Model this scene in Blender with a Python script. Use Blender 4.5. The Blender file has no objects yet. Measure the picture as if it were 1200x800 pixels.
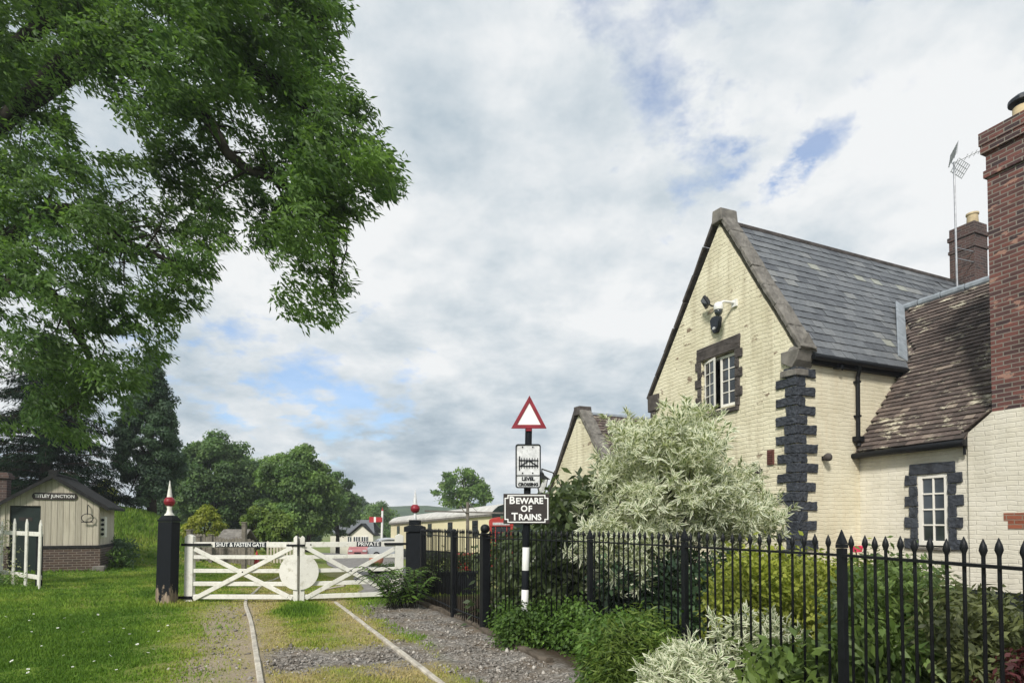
import bpy, bmesh, math, random
import numpy as np
from mathutils import Vector, Matrix
random.seed(7)
rng = np.random.default_rng(11)
scene = bpy.context.scene
COL = scene.collection
R = math.radians

# ------------------------------------------------------------------ camera
F = 700.0; PITCH = R(1.5); CY = 615 - F*math.tan(PITCH); HC = 1.4
cam_d = bpy.data.cameras.new('camera'); cam = bpy.data.objects.new('camera', cam_d); COL.objects.link(cam)
cam.location = (0, 0, HC); cam.rotation_euler = (math.pi/2 + PITCH, 0, 0)
cam_d.sensor_fit = 'HORIZONTAL'; cam_d.sensor_width = 36; cam_d.lens = F/1200*36
cam_d.shift_y = (CY-400)/1200; cam_d.clip_end = 20000; cam_d.clip_start = .05
scene.camera = cam
CAMP = np.array([0, 0, HC])

def ray(px, py):                      # measuring helpers: photo pixel -> direction / point at a distance
    x = (px-600)/F; y = (CY-py)/F
    return np.array([x, math.cos(PITCH)-y*math.sin(PITCH), math.sin(PITCH)+y*math.cos(PITCH)])
def at(px, py, Y):
    r = ray(px, py); return CAMP + r*(Y/r[1])
def gp(px, py, z=0.0):
    r = ray(px, py); return CAMP + r*((z-HC)/r[2])
def rayN(px, py, Y):                  # arrays
    x = (px-600)/F; y = (CY-py)/F
    d = np.stack([x, math.cos(PITCH)-y*math.sin(PITCH), math.sin(PITCH)+y*math.cos(PITCH)], 1)
    return CAMP + d*(Y/d[:, 1])[:, None]

# ------------------------------------------------------------------ frames
T0 = np.array([-.4203, .9074, 0.]); N0 = np.array([.9074, .4203, 0.]); R0 = np.array([-.67, 5.4, 0.])
TH = np.array([-.40, .9165, 0.]); TH /= np.linalg.norm(TH); NH = np.array([TH[1], -TH[0], 0.])
K = np.array([5.485, 11.5, 0.])
UP = np.array([0, 0, 1.])
def H(a, b, z): return K + TH*a + NH*b + UP*z        # house frame: along the track, away from it, up
def TR(a, c, z=0.): return R0 + T0*a + N0*c + UP*z   # track frame

def sstep(a, b, x):
    t = np.clip((x-a)/(b-a), 0, 1); return t*t*(3-2*t)
_ph = rng.uniform(0, 6.28, 24)
def vnoise(x, y, s=1.0):
    v = 0
    for i, (fx, fy, am) in enumerate([(1., .3, 1), (-.4, 1.1, 1), (1.7, 1.3, .6), (-1.9, 1.2, .6), (3.1, -2.7, .4), (2.3, 3.7, .4), (5.3, 4.1, .25), (-4.7, 5.9, .25)]):
        v = v + am*np.sin(fx*x*s+fy*y*s+_ph[i])
    return v/2.6
def ground(x, y):
    x = np.asarray(x, float); y = np.asarray(y, float)
    s = np.clip(y-12, 0, None); z = -.04*(np.sqrt(s*s+4)-2)
    z = np.maximum(z, -3.2 + .0*x)
    z = z*sstep(-14, -8, x - 0.0*y)*1.0 + 0
    far = sstep(26, 60, y)
    z = z*(1-far) + far*np.maximum(-.04*(np.sqrt(s*s+4)-2), -3.2)
    bank = 2.1*sstep(-12.2, -17, x+.12*(y-22))*sstep(18.6, 25, y - .25*np.clip(-x-12, 0, 10))*(1-sstep(27, 36, y))
    z = z + bank
    z = z + .025*vnoise(x, y, .9)*sstep(3, 5, np.abs(y)+np.abs(x+9)*0)*sstep(-4.2, -6.5, x)
    return z
def gz(x, y): return float(ground(x, y))

# ------------------------------------------------------------------ materials
def mat(name):
    m = bpy.data.materials.new(name); m.use_nodes = True
    nt = m.node_tree; b = nt.nodes['Principled BSDF']; return m, nt, b
def nd(nt, t, **k):
    n = nt.nodes.new(t)
    for a, v in k.items():
        if a.startswith('i_'):
            n.inputs[a[2:].replace('_', ' ')].default_value = v
        else: setattr(n, a, v)
    return n
def ramp(nt, stops, interp='LINEAR'):
    r = nt.nodes.new('ShaderNodeValToRGB'); r.color_ramp.interpolation = interp
    el = r.color_ramp.elements
    while len(el) < len(stops): el.new(.5)
    for e, (p, c) in zip(el, stops):
        e.position = p; e.color = (*c, 1) if len(c) == 3 else c
    return r
def mixc(nt, fac, a, b, mode='MIX'):
    m = nt.nodes.new('ShaderNodeMix'); m.data_type = 'RGBA'; m.blend_type = mode
    for s, v in ((0, fac), (6, a), (7, b)):
        if hasattr(v, 'is_output') or hasattr(v, 'links'): nt.links.new(v, m.inputs[s])
        else: m.inputs[s].default_value = v if s == 0 else ((*v, 1) if len(v) == 3 else v)
    return m.outputs[2]
def bump(nt, b, h, strength=.5, dist=.01):
    bp = nt.nodes.new('ShaderNodeBump'); bp.inputs['Strength'].default_value = strength; bp.inputs['Distance'].default_value = dist
    nt.links.new(h, bp.inputs['Height']); nt.links.new(bp.outputs[0], b.inputs['Normal']); return bp
def noise(nt, vec, scale, detail=4, rough=.55, dist=0):
    n = nt.nodes.new('ShaderNodeTexNoise'); n.inputs['Scale'].default_value = scale; n.inputs['Detail'].default_value = detail
    n.inputs['Roughness'].default_value = rough; n.inputs['Distortion'].default_value = dist
    if vec is not None: nt.links.new(vec, n.inputs['Vector'])
    return n.outputs['Fac']
def objco(nt): return nt.nodes.new('ShaderNodeTexCoord').outputs['Object']
def uvco(nt): return nt.nodes.new('ShaderNodeTexCoord').outputs['UV']

def paint(name, col, rough=.5, var=.15, scale=6, spec=.4, bumpd=.002, dirt=None, metal=0):
    m, nt, b = mat(name); v = objco(nt)
    n1 = noise(nt, v, scale, 6); r = ramp(nt, [(.3, tuple(c*(1-var) for c in col)), (.7, tuple(min(1, c*(1+var)) for c in col))]); nt.links.new(n1, r.inputs[0])
    out = r.outputs[0]
    if dirt:
        n2 = noise(nt, v, scale*2.3, 8, .7); r2 = ramp(nt, [(.52, (0, 0, 0)), (.72, (.85, .85, .85))]); nt.links.new(n2, r2.inputs[0])
        out = mixc(nt, r2.outputs[0], out, dirt)
    nt.links.new(out, b.inputs['Base Color']); b.inputs['Roughness'].default_value = rough
    b.inputs['Specular IOR Level'].default_value = spec; b.inputs['Metallic'].default_value = metal
    bump(nt, b, noise(nt, v, scale*8, 4), .5, bumpd)
    return m

def brickwall(name, c1, c2, mortar, bw=.225, rh=.075, ms=.01, flake=None, flake_lo=.64, bumpd=.012, stain=None, rough=.75, painted=False):
    m, nt, b = mat(name); uv = uvco(nt)
    wob = nt.nodes.new('ShaderNodeTexNoise'); wob.inputs['Scale'].default_value = 3.0; nt.links.new(uv, wob.inputs['Vector'])
    sc = nt.nodes.new('ShaderNodeVectorMath'); sc.operation = 'SCALE'; sc.inputs[3].default_value = .09 if painted else .02; nt.links.new(wob.outputs['Color'], sc.inputs[0])
    ad = nt.nodes.new('ShaderNodeVectorMath'); ad.operation = 'ADD'; nt.links.new(uv, ad.inputs[0]); nt.links.new(sc.outputs[0], ad.inputs[1])
    br = nt.nodes.new('ShaderNodeTexBrick'); nt.links.new(ad.outputs[0], br.inputs['Vector'])
    br.inputs['Scale'].default_value = 1; br.inputs['Brick Width'].default_value = bw; br.inputs['Row Height'].default_value = rh
    br.inputs['Mortar Size'].default_value = ms; br.inputs['Mortar Smooth'].default_value = .6 if painted else .25; br.inputs['Bias'].default_value = -.1
    br.inputs['Color1'].default_value = (*c1, 1); br.inputs['Color2'].default_value = (*c2, 1); br.inputs['Mortar'].default_value = (*mortar, 1)
    out = br.outputs['Color']
    n1 = noise(nt, uv, 1.3, 6, .6); r1 = ramp(nt, [(.3, (.76, .745, .70)), (.62, (1, 1, 1))]); nt.links.new(n1, r1.inputs[0])
    out = mixc(nt, .8, out, r1.outputs[0], 'MULTIPLY')
    n1b = noise(nt, uv, 22, 5, .7); r1b = ramp(nt, [(.3, (.86, .85, .84)), (.7, (1.06, 1.06, 1.06))]); nt.links.new(n1b, r1b.inputs[0])
    out = mixc(nt, .8 if not painted else .5, out, r1b.outputs[0], 'MULTIPLY')
    hgt = br.outputs['Fac']
    inv = nt.nodes.new('ShaderNodeMath'); inv.operation = 'SUBTRACT'; inv.inputs[0].default_value = 1; nt.links.new(hgt, inv.inputs[1])
    ns = noise(nt, uv, 26, 6, .65); nl = noise(nt, uv, 7, 4, .6)
    a1 = nt.nodes.new('ShaderNodeMath'); a1.operation = 'MULTIPLY_ADD'; a1.inputs[1].default_value = .5; nt.links.new(ns, a1.inputs[0]); nt.links.new(inv.outputs[0], a1.inputs[2])
    a2 = nt.nodes.new('ShaderNodeMath'); a2.operation = 'MULTIPLY_ADD'; a2.inputs[1].default_value = 1.6 if painted else .8; nt.links.new(nl, a2.inputs[0]); nt.links.new(a1.outputs[0], a2.inputs[2])
    if flake:                                            # paint flaked off whole bricks
        sep = nt.nodes.new('ShaderNodeVectorMath'); sep.operation = 'MULTIPLY'; sep.inputs[1].default_value = (2.2, 5.0, 1); nt.links.new(uv, sep.inputs[0])
        nf = noise(nt, sep.outputs[0], 1.0, 5, .62); rf = ramp(nt, [(flake_lo, (0, 0, 0)), (flake_lo+.025, (1, 1, 1))]); nt.links.new(nf, rf.inputs[0])
        out = mixc(nt, rf.outputs[0], out, flake)
    if stain:
        mp = nt.nodes.new('ShaderNodeMapping'); mp.inputs['Scale'].default_value = (5, .5, 1); nt.links.new(uv, mp.inputs[0])
        n3 = noise(nt, mp.outputs[0], 1, 4); r3 = ramp(nt, [(.47, (0, 0, 0)), (.72, (.6, .6, .6))]); nt.links.new(n3, r3.inputs[0])
        out = mixc(nt, r3.outputs[0], out, stain)
    nt.links.new(out, b.inputs['Base Color']); b.inputs['Roughness'].default_value = rough; b.inputs['Specular IOR Level'].default_value = .25
    bump(nt, b, a2.outputs[0], .8, bumpd)
    return m

def tilemat(name, stops, lichen=None, lich_lo=.6, rough=.55, spec=.4, bumpd=.004):
    m, nt, b = mat(name)
    a = nt.nodes.new('ShaderNodeAttribute'); a.attribute_name = 'rnd'
    r = ramp(nt, stops); nt.links.new(a.outputs['Fac'], r.inputs[0]); uv = uvco(nt); v = objco(nt)
    if name.startswith('brown_clay'):
        mpz = nt.nodes.new('ShaderNodeMapping'); mpz.inputs['Scale'].default_value = (1, 1, 2.6); nt.links.new(v, mpz.inputs[0]); v = mpz.outputs[0]
    n1 = noise(nt, v, 14, 6, .65); r1 = ramp(nt, [(.3, (.65, .65, .65)), (.7, (1.15, 1.15, 1.15))]); nt.links.new(n1, r1.inputs[0])
    out = mixc(nt, .9, r.outputs[0], r1.outputs[0], 'MULTIPLY')
    if lichen:
        n2 = noise(nt, v, 1.5, 9, .78, .4); r2 = ramp(nt, [(lich_lo, (0, 0, 0)), (lich_lo+.05, (.9, .9, .9))]); nt.links.new(n2, r2.inputs[0])
        out = mixc(nt, r2.outputs[0], out, lichen)
    nt.links.new(out, b.inputs['Base Color']); b.inputs['Roughness'].default_value = rough; b.inputs['Specular IOR Level'].default_value = spec
    bump(nt, b, noise(nt, v, 40, 5), .7, bumpd)
    return m

def leafmat(name, ca, cb, trans=.3, rough=.55, edge=None, spec=.3, lowvar=.35, lowscale=1.2):
    m, nt, b = mat(name); out = nt.nodes['Material Output']
    a = nt.nodes.new('ShaderNodeAttribute'); a.attribute_name = 'rnd'
    col = mixc(nt, a.outputs['Fac'], ca, cb)
    v = objco(nt); n1 = noise(nt, v, lowscale, 3); r1 = ramp(nt, [(.35, (1-lowvar,)*3), (.65, (1+lowvar*.6, 1+lowvar*.6, 1))]); nt.links.new(n1, r1.inputs[0])
    col = mixc(nt, 1.0, col, r1.outputs[0], 'MULTIPLY')
    if edge:
        e = nt.nodes.new('ShaderNodeAttribute'); e.attribute_name = 'mid'
        re = ramp(nt, [(.25, (1, 1, 1)), (.5, (0, 0, 0))]); nt.links.new(e.outputs['Fac'], re.inputs[0])
        col = mixc(nt, re.outputs[0], col, edge)
    nt.links.new(col, b.inputs['Base Color']); b.inputs['Roughness'].default_value = rough; b.inputs['Specular IOR Level'].default_value = spec
    t = nt.nodes.new('ShaderNodeBsdfTranslucent'); tc = mixc(nt, 1.0, col, (1.25, 1.3, .7), 'MULTIPLY'); nt.links.new(tc, t.inputs[0])
    ms = nt.nodes.new('ShaderNodeMixShader'); ms.inputs[0].default_value = trans
    nt.links.new(b.outputs[0], ms.inputs[1]); nt.links.new(t.outputs[0], ms.inputs[2]); nt.links.new(ms.outputs[0], out.inputs[0])
    return m

def glassmat(name, tint=(.02, .024, .028)):
    m, nt, b = mat(name); v = objco(nt)
    n = noise(nt, v, 2.5, 2); r = ramp(nt, [(.4, tint), (.7, tuple(c*3 for c in tint))]); nt.links.new(n, r.inputs[0]); nt.links.new(r.outputs[0], b.inputs['Base Color'])
    b.inputs['Roughness'].default_value = .06; b.inputs['Specular IOR Level'].default_value = .7
    bump(nt, b, noise(nt, v, 3, 2), .15, .01); return m

M = {}
M['cream'] = brickwall('cream_painted_brick', (.80, .755, .575), (.77, .72, .54), (.79, .745, .565), bw=.31, rh=.085, ms=.014, flake=(.27, .21, .15), flake_lo=.62, bumpd=.010, stain=(.44, .39, .27), painted=True)
M['cream_side'] = brickwall('pale_cream_painted_brick', (.76, .71, .555), (.73, .68, .525), (.75, .70, .545), bw=.31, rh=.08, flake=None, bumpd=.008, stain=(.66, .57, .40), painted=True)
M['white_wall'] = brickwall('whitewashed_brick', (.75, .72, .625), (.72, .69, .59), (.74, .71, .615), bw=.31, rh=.08, bumpd=.007, stain=(.76, .72, .60), painted=True)
M['brick'] = brickwall('weathered_red_brick', (.185, .076, .066), (.040, .034, .040), (.25, .225, .20), ms=.010, flake=(.34, .20, .155), flake_lo=.61, bumpd=.014)
M['brick_patch'] = brickwall('orange_red_brick', (.36, .12, .07), (.27, .085, .05), (.3, .22, .17))
M['dark_brick'] = brickwall('sooty_brick', (.115, .065, .058), (.055, .042, .044), (.15, .13, .12), bumpd=.012)
M['plinth_brick'] = brickwall('brown_plinth_brick', (.10, .066, .052), (.058, .042, .038), (.22, .19, .165))
M['slate'] = tilemat('blue_grey_slate', [(0, (.085, .092, .104)), (.5, (.135, .145, .158)), (.85, (.175, .184, .194)), (.95, (.235, .24, .235)), (1, (.30, .31, .27))], lichen=(.30, .31, .24), lich_lo=.665, rough=.5)
M['tile'] = tilemat('brown_clay_tile', [(0, (.070, .058, .053)), (.5, (.122, .096, .086)), (.85, (.170, .134, .118)), (1, (.28, .23, .19))], lichen=(.56, .52, .40), lich_lo=.56, rough=.85, spec=.2, bumpd=.006)
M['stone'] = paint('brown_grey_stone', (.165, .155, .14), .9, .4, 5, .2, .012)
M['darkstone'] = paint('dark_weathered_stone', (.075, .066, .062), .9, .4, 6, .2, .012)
M['quoin'] = paint('navy_painted_rock_faced_stone', (.042, .048, .060), .75, .45, 9, .2, .02, dirt=(.09, .094, .10))
M['navy'] = paint('navy_gloss_paint', (.014, .018, .026), .4, .3, 5, .4)
M['iron'] = paint('black_gloss_iron', (.006, .007, .009), .5, .35, 20, .25, .001)
M['timber_black'] = paint('black_painted_timber', (.008, .010, .013), .75, .3, 7, .15, .006)
def peeled():
    m, nt, b = mat('black_paint_peeling_to_bare_timber'); v = objco(nt)
    mp = nt.nodes.new('ShaderNodeMapping'); mp.inputs['Scale'].default_value = (6, 6, 2.2); nt.links.new(v, mp.inputs[0])
    n = noise(nt, mp.outputs[0], 2.2, 8, .68)
    s = nt.nodes.new('ShaderNodeSeparateXYZ'); nt.links.new(v, s.inputs[0])
    mr = nt.nodes.new('ShaderNodeMapRange'); mr.inputs[1].default_value = .45; mr.inputs[2].default_value = .05; mr.inputs[3].default_value = -.16; mr.inputs[4].default_value = .16; nt.links.new(s.outputs[2], mr.inputs[0])
    ad = nt.nodes.new('ShaderNodeMath'); nt.links.new(n, ad.inputs[0]); nt.links.new(mr.outputs[0], ad.inputs[1])
    r = ramp(nt, [(.54, (0, 0, 0)), (.57, (1, 1, 1))]); nt.links.new(ad.outputs[0], r.inputs[0])
    mp2 = nt.nodes.new('ShaderNodeMapping'); mp2.inputs['Scale'].default_value = (40, 40, 3); nt.links.new(v, mp2.inputs[0])
    n2 = noise(nt, mp2.outputs[0], 1, 5); r2 = ramp(nt, [(.3, (.10, .075, .055)), (.7, (.34, .27, .2))]); nt.links.new(n2, r2.inputs[0])
    c = mixc(nt, r.outputs[0], (.008, .010, .013), r2.outputs[0]); nt.links.new(c, b.inputs['Base Color']); b.inputs['Roughness'].default_value = .75; b.inputs['Specular IOR Level'].default_value = .15
    bump(nt, b, n2, .5, .006); return m
M['peel'] = peeled()
M['white'] = paint('weathered_white_paint', (.68, .67, .62), .55, .07, 5, .35, .003, dirt=(.40, .38, .30))
M['white_sign'] = paint('white_sign_enamel', (.80, .80, .79), .35, .05, 6)
M['plate_grey'] = paint('scuffed_white_enamel', (.62, .63, .64), .4, .25, 14, .4, .001, dirt=(.33, .33, .34))
M['red'] = paint('faded_crimson_paint', (.22, .012, .024), .45, .25, 10)
M['brightred'] = paint('signal_red_paint', (.38, .03, .035), .4, .15, 8)
M['kioskred'] = paint('dusty_red_paint', (.50, .055, .045), .45, .12, 6)
M['brownplate'] = paint('cast_iron_brown_black', (.032, .025, .023), .5, .25, 9)
M['frame_white'] = paint('cream_white_window_paint', (.80, .78, .72), .45, .05, 5)
M['glass'] = glassmat('dark_window_glass')
M['lead'] = paint('grey_lead', (.24, .27, .30), .5, .25, 8)
M['pot'] = paint('buff_clay_pot', (.52, .42, .26), .8, .2, 9)
M['bark'] = paint('brown_bark', (.055, .043, .034), .9, .4, 9, .15, .03)
M['limb'] = paint('dark_branch_bark', (.032, .029, .023), .9, .35, 9, .1, .02)
M['steel'] = paint('galvanised_steel', (.35, .36, .38), .4, .2, 12, .5, metal=.6)
M['rail'] = paint('chalky_painted_rail', (.44, .41, .35), .7, .3, 7, .25, .003, dirt=(.22, .17, .12))
M['kerb'] = paint('old_sleeper_timber', (.105, .088, .070), .95, .4, 6, .1, .012)
M['hutwood'] = None
M['plastic_w'] = paint('white_plastic', (.75, .75, .73), .4, .05, 5)
M['plastic_b'] = paint('black_plastic', (.015, .016, .018), .35, .2, 5)
M['terracotta'] = paint('terracotta', (.42, .16, .10), .8, .25, 8)
M['silver'] = paint('silver_car_paint', (.45, .48, .52), .3, .05, 3, .5)
M['carblue'] = paint('dark_navy_car_paint', (.02, .025, .045), .25, .1, 3, .5)
M['carpink'] = paint('faded_red_car_paint', (.48, .19, .20), .35, .1, 3, .5)
M['rubber'] = paint('black_tyre_rubber', (.015, .015, .015), .8, .2, 5, .2)
M['headlamp'] = paint('clear_lamp_lens', (.7, .72, .74), .15, .05, 3, .6)
M['greywood'] = paint('silvered_grey_timber', (.17, .155, .13), .9, .35, 8, .15, .006)
M['coach'] = paint('cream_coach_paint', (.80, .72, .48), .45, .05, 2)
M['coachroof'] = paint('pale_grey_coach_roof', (.50, .49, .46), .7, .2, 2)
M['darkgreen'] = paint('dark_green_paint', (.012, .022, .020), .45, .2, 4)
M['boxwall'] = paint('pale_cream_boards', (.72, .69, .60), .6, .06, 3)
M['tarmac'] = paint('grey_path_stone', (.22, .21, .20), .95, .25, 4, .1, .006)
M['rose'] = paint('pink_rose_petal', (.65, .06, .12), .6, .2, 30, .2)
M['daisy'] = paint('daisy_white', (.85, .85, .80), .6, .05, 30, .2)
def planks(name, col, w=.15):
    m, nt, b = mat(name); uv = uvco(nt)
    s = nt.nodes.new('ShaderNodeSeparateXYZ'); nt.links.new(uv, s.inputs[0])
    d = nt.nodes.new('ShaderNodeMath'); d.operation = 'DIVIDE'; d.inputs[1].default_value = w; nt.links.new(s.outputs[0], d.inputs[0])
    fl = nt.nodes.new('ShaderNodeMath'); fl.operation = 'FLOOR'; nt.links.new(d.outputs[0], fl.inputs[0])
    fr = nt.nodes.new('ShaderNodeMath'); fr.operation = 'FRACT'; nt.links.new(d.outputs[0], fr.inputs[0])
    wn = nt.nodes.new('ShaderNodeTexWhiteNoise'); wn.noise_dimensions = '1D'; nt.links.new(fl.outputs[0], wn.inputs['W'])
    r = ramp(nt, [(0, tuple(c*.84 for c in col)), (1, tuple(c*1.08 for c in col))]); nt.links.new(wn.outputs[0], r.inputs[0])
    mp = nt.nodes.new('ShaderNodeMapping'); mp.inputs['Scale'].default_value = (14, .8, 1); nt.links.new(uv, mp.inputs[0])
    n = noise(nt, mp.outputs[0], 2, 6, .65); r2 = ramp(nt, [(.3, (.72, .70, .66)), (.65, (1.05, 1.05, 1.05))]); nt.links.new(n, r2.inputs[0])
    c = mixc(nt, .9, r.outputs[0], r2.outputs[0], 'MULTIPLY')
    g = ramp(nt, [(0, (0, 0, 0)), (.05, (1, 1, 1)), (.95, (1, 1, 1)), (1, (0, 0, 0))]); nt.links.new(fr.outputs[0], g.inputs[0])
    c2 = mixc(nt, g.outputs[0], tuple(x*.35 for x in col), c)
    nt.links.new(c2, b.inputs['Base Color']); b.inputs['Roughness'].default_value = .75; b.inputs['Specular IOR Level'].default_value = .2
    bump(nt, b, g.outputs[0], .8, .012); return m
M['hutwood'] = planks('cream_weathered_planks', (.50, .465, .385))
M['felt'] = paint('black_roof_felt', (.022, .022, .022), .9, .3, 6, .2, .01)

# ------------------------------------------------------------------ mesh builder
def wloc(o):
    v = Vector((0, 0, 0))
    while o is not None: v = v + o.location; o = o.parent
    return v
def V(p): return Vector((float(p[0]), float(p[1]), float(p[2])))
def link(o, parent=None):
    COL.objects.link(o)
    if parent is not None: o.parent = parent
    return o
def tag(o, label=None, cat=None, group=None, kind=None):
    if label: o['label'] = label
    if cat: o['category'] = cat
    if group: o['group'] = group
    if kind: o['kind'] = kind
    return o
def thing(name, loc, label, cat, group=None):
    o = bpy.data.objects.new(name, None); o.empty_display_size = .2; COL.objects.link(o); o.location = V(loc)
    return tag(o, label, cat, group)
def auto_uv(me):
    uvl = me.uv_layers.new(name='UVMap'); n = len(me.loops)
    co = np.empty(len(me.vertices)*3); me.vertices.foreach_get('co', co); co = co.reshape(-1, 3)
    li = np.empty(n, int); me.loops.foreach_get('vertex_index', li)
    pn = np.empty(len(me.polygons)*3); me.polygons.foreach_get('normal', pn); pn = pn.reshape(-1, 3)
    pt = np.empty(len(me.polygons), int); me.polygons.foreach_get('loop_total', pt)
    nn = np.repeat(pn, pt, 0)
    t = np.stack([-nn[:, 1], nn[:, 0], np.zeros(len(nn))], 1); l = np.linalg.norm(t, axis=1)
    flat = l < .05; t[flat] = (1, 0, 0); l[flat] = 1; t /= l[:, None]
    bt = np.cross(nn, t); p = co[li]
    uv = np.stack([(p*t).sum(1), (p*bt).sum(1)], 1)
    uvl.data.foreach_set('uv', uv.ravel())
class MB:
    def __init__(s): s.v = []; s.f = []; s.r = []; s.cur = .5
    def add(s, verts, faces):
        o = len(s.v); s.v += [tuple(map(float, p)) for p in verts]; s.f += [tuple(i+o for i in f) for f in faces]; s.r += [s.cur]*len(verts); return s
    def box(s, c, ax, ay, az):            # centre and three half-axis vectors
        c = np.asarray(c, float); ax = np.asarray(ax, float); ay = np.asarray(ay, float); az = np.asarray(az, float)
        P = [c+i*ax+j*ay+k*az for i in (-1, 1) for j in (-1, 1) for k in (-1, 1)]
        Fs = [(0, 1, 3, 2), (4, 6, 7, 5), (0, 4, 5, 1), (2, 3, 7, 6), (0, 2, 6, 4), (1, 5, 7, 3)]
        if np.dot(np.cross(ax, ay), az) < 0: Fs = [f[::-1] for f in Fs]
        return s.add(P, Fs)
    def abox(s, x0, x1, y0, y1, z0, z1):
        return s.box(((x0+x1)/2, (y0+y1)/2, (z0+z1)/2), ((x1-x0)/2, 0, 0), (0, (y1-y0)/2, 0), (0, 0, (z1-z0)/2))
    def hbox(s, a0, a1, b0, b1, z0, z1):  # box in the house frame
        return s.box(H((a0+a1)/2, (b0+b1)/2, (z0+z1)/2), NH*(b1-b0)/2, TH*(a1-a0)/2, UP*(z1-z0)/2)
    def bar(s, p, q, w, d, side=None):    # bar from p to q, w along side, d along the third axis
        p = np.asarray(p, float); q = np.asarray(q, float); e = q-p; L = np.linalg.norm(e); e = e/L
        sd = np.array(side if side is not None else ((0, 0, 1) if abs(e[2]) < .9 else (1, 0, 0)), float); sd = sd-e*np.dot(sd, e); sd /= np.linalg.norm(sd)
        t = np.cross(e, sd); return s.box((p+q)/2, e*L/2, sd*w/2, t*d/2)
    def prism(s, pts, ext):               # planar polygon pushed along ext
        n = len(pts); A = [np.asarray(p, float) for p in pts]; B = [p+np.asarray(ext, float) for p in A]
        nrm = sum(np.cross(A[i]-A[0], A[(i+1) % n]-A[0]) for i in range(n))
        fs = [tuple(range(n))[::-1], tuple(range(n, 2*n))]+[(i, (i+1) % n, n+(i+1) % n, n+i) for i in range(n)]
        if np.dot(nrm, ext) < 0: fs = [f[::-1] for f in fs]
        return s.add(A+B, fs)
    def tube(s, pts, rad, n=8, cap=True):
        pts = [np.asarray(p, float) for p in pts]; m = len(pts)
        rad = rad if hasattr(rad, '__len__') else [rad]*m
        vs = []; ref = None
        for i, p in enumerate(pts):
            e = pts[min(i+1, m-1)]-pts[max(i-1, 0)]; e = e/np.linalg.norm(e)
            if ref is None: ref = np.array([0, 0, 1.]) if abs(e[2]) < .9 else np.array([1., 0, 0])
            u = ref-e*np.dot(ref, e); u /= np.linalg.norm(u); w = np.cross(e, u); ref = u
            for k in range(n):
                t = 2*math.pi*k/n; vs.append(p+(u*math.cos(t)+w*math.sin(t))*rad[i])
        fs = [(i*n+k, i*n+(k+1) % n, (i+1)*n+(k+1) % n, (i+1)*n+k) for i in range(m-1) for k in range(n)]
        if cap: fs += [tuple(range(n))[::-1], tuple(range((m-1)*n, m*n))]
        return s.add(vs, fs)
    def lathe(s, prof, c, n=16):
        c = np.asarray(c, float); vs = []; m = len(prof)
        for r, z in prof:
            for k in range(n):
                t = 2*math.pi*k/n; vs.append(c+np.array([r*math.cos(t), r*math.sin(t), z]))
        fs = [(i*n+k, i*n+(k+1) % n, (i+1)*n+(k+1) % n, (i+1)*n+k) for i in range(m-1) for k in range(n)]
        fs += [tuple(range(n))[::-1], tuple(range((m-1)*n, m*n))]
        return s.add(vs, fs)
    def disc(s, c, ax, ay, r, ext, n=40, a0=0, a1=2*math.pi):
        full = abs(a1-a0-2*math.pi) < 1e-6; k = n if full else n+1
        pts = [np.asarray(c, float)+(np.asarray(ax)*math.cos(a0+(a1-a0)*i/n)+np.asarray(ay)*math.sin(a0+(a1-a0)*i/n))*r for i in range(k)]
        return s.prism(pts, ext)
    def build(s, name, m, parent=None, loc=None, smooth=False, bevel=0, seg=2, label=None, wobble=0, rocky=0):
        base = wloc(parent) if parent is not None else (V(loc) if loc is not None else Vector((0, 0, 0)))
        me = bpy.data.meshes.new(name); b = np.array(base)
        vv = np.array(s.v)-b
        if wobble: vv = vv+np.random.default_rng(len(vv)).normal(0, wobble, vv.shape)
        me.from_pydata(vv.tolist(), [], s.f); me.update()
        at_ = me.attributes.new('rnd', 'FLOAT', 'POINT'); at_.data.foreach_set('value', np.array(s.r, np.float32))
        auto_uv(me); me.materials.append(m)
        if smooth:
            for p in me.polygons: p.use_smooth = True
        o = bpy.data.objects.new(name, me); link(o, parent)
        if parent is None: o.location = base
        if bevel:
            bv = o.modifiers.new('bevel', 'BEVEL'); bv.width = bevel; bv.segments = seg; bv.limit_method = 'ANGLE'; bv.angle_limit = R(40)
        if rocky:
            sb_ = o.modifiers.new('sub', 'SUBSURF'); sb_.subdivision_type = 'SIMPLE'; sb_.levels = sb_.render_levels = 3
            tx = bpy.data.textures.new('rock', 'CLOUDS'); tx.noise_scale = .055; tx.noise_depth = 3
            dm = o.modifiers.new('rock', 'DISPLACE'); dm.texture = tx; dm.strength = rocky; dm.mid_level = .5; dm.texture_coords = 'LOCAL'
        if label: o['label'] = label
        return o
def text_add(mb, s, org, right, up, size, depth, align='CENTER', bold=0):
    cu = bpy.data.curves.new('t', 'FONT'); cu.body = s; cu.size = size; cu.align_x = align; cu.align_y = 'CENTER'; cu.extrude = depth/2; cu.resolution_u = 3; cu.offset = bold
    o = bpy.data.objects.new('t', cu); COL.objects.link(o)
    me = bpy.data.meshes.new_from_object(o.evaluated_get(bpy.context.evaluated_depsgraph_get()))
    right = np.asarray(right, float); up = np.asarray(up, float); nn = np.cross(right, up)
    vs = [np.asarray(org)+right*v.co.x+up*v.co.y+nn*v.co.z for v in me.vertices]; w = max((v.co.x for v in me.vertices), default=0)-min((v.co.x for v in me.vertices), default=0)
    mb.add(vs, [tuple(p.vertices) for p in me.polygons])
    bpy.data.objects.remove(o); bpy.data.curves.remove(cu); bpy.data.meshes.remove(me); return w
def copy_tree(o, parent=None, loc=None):
    c = o.copy(); COL.objects.link(c)
    if parent is not None: c.parent = parent
    if loc is not None: c.location = V(loc)
    for ch in list(o.children): copy_tree(ch, c)
    return c

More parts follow.
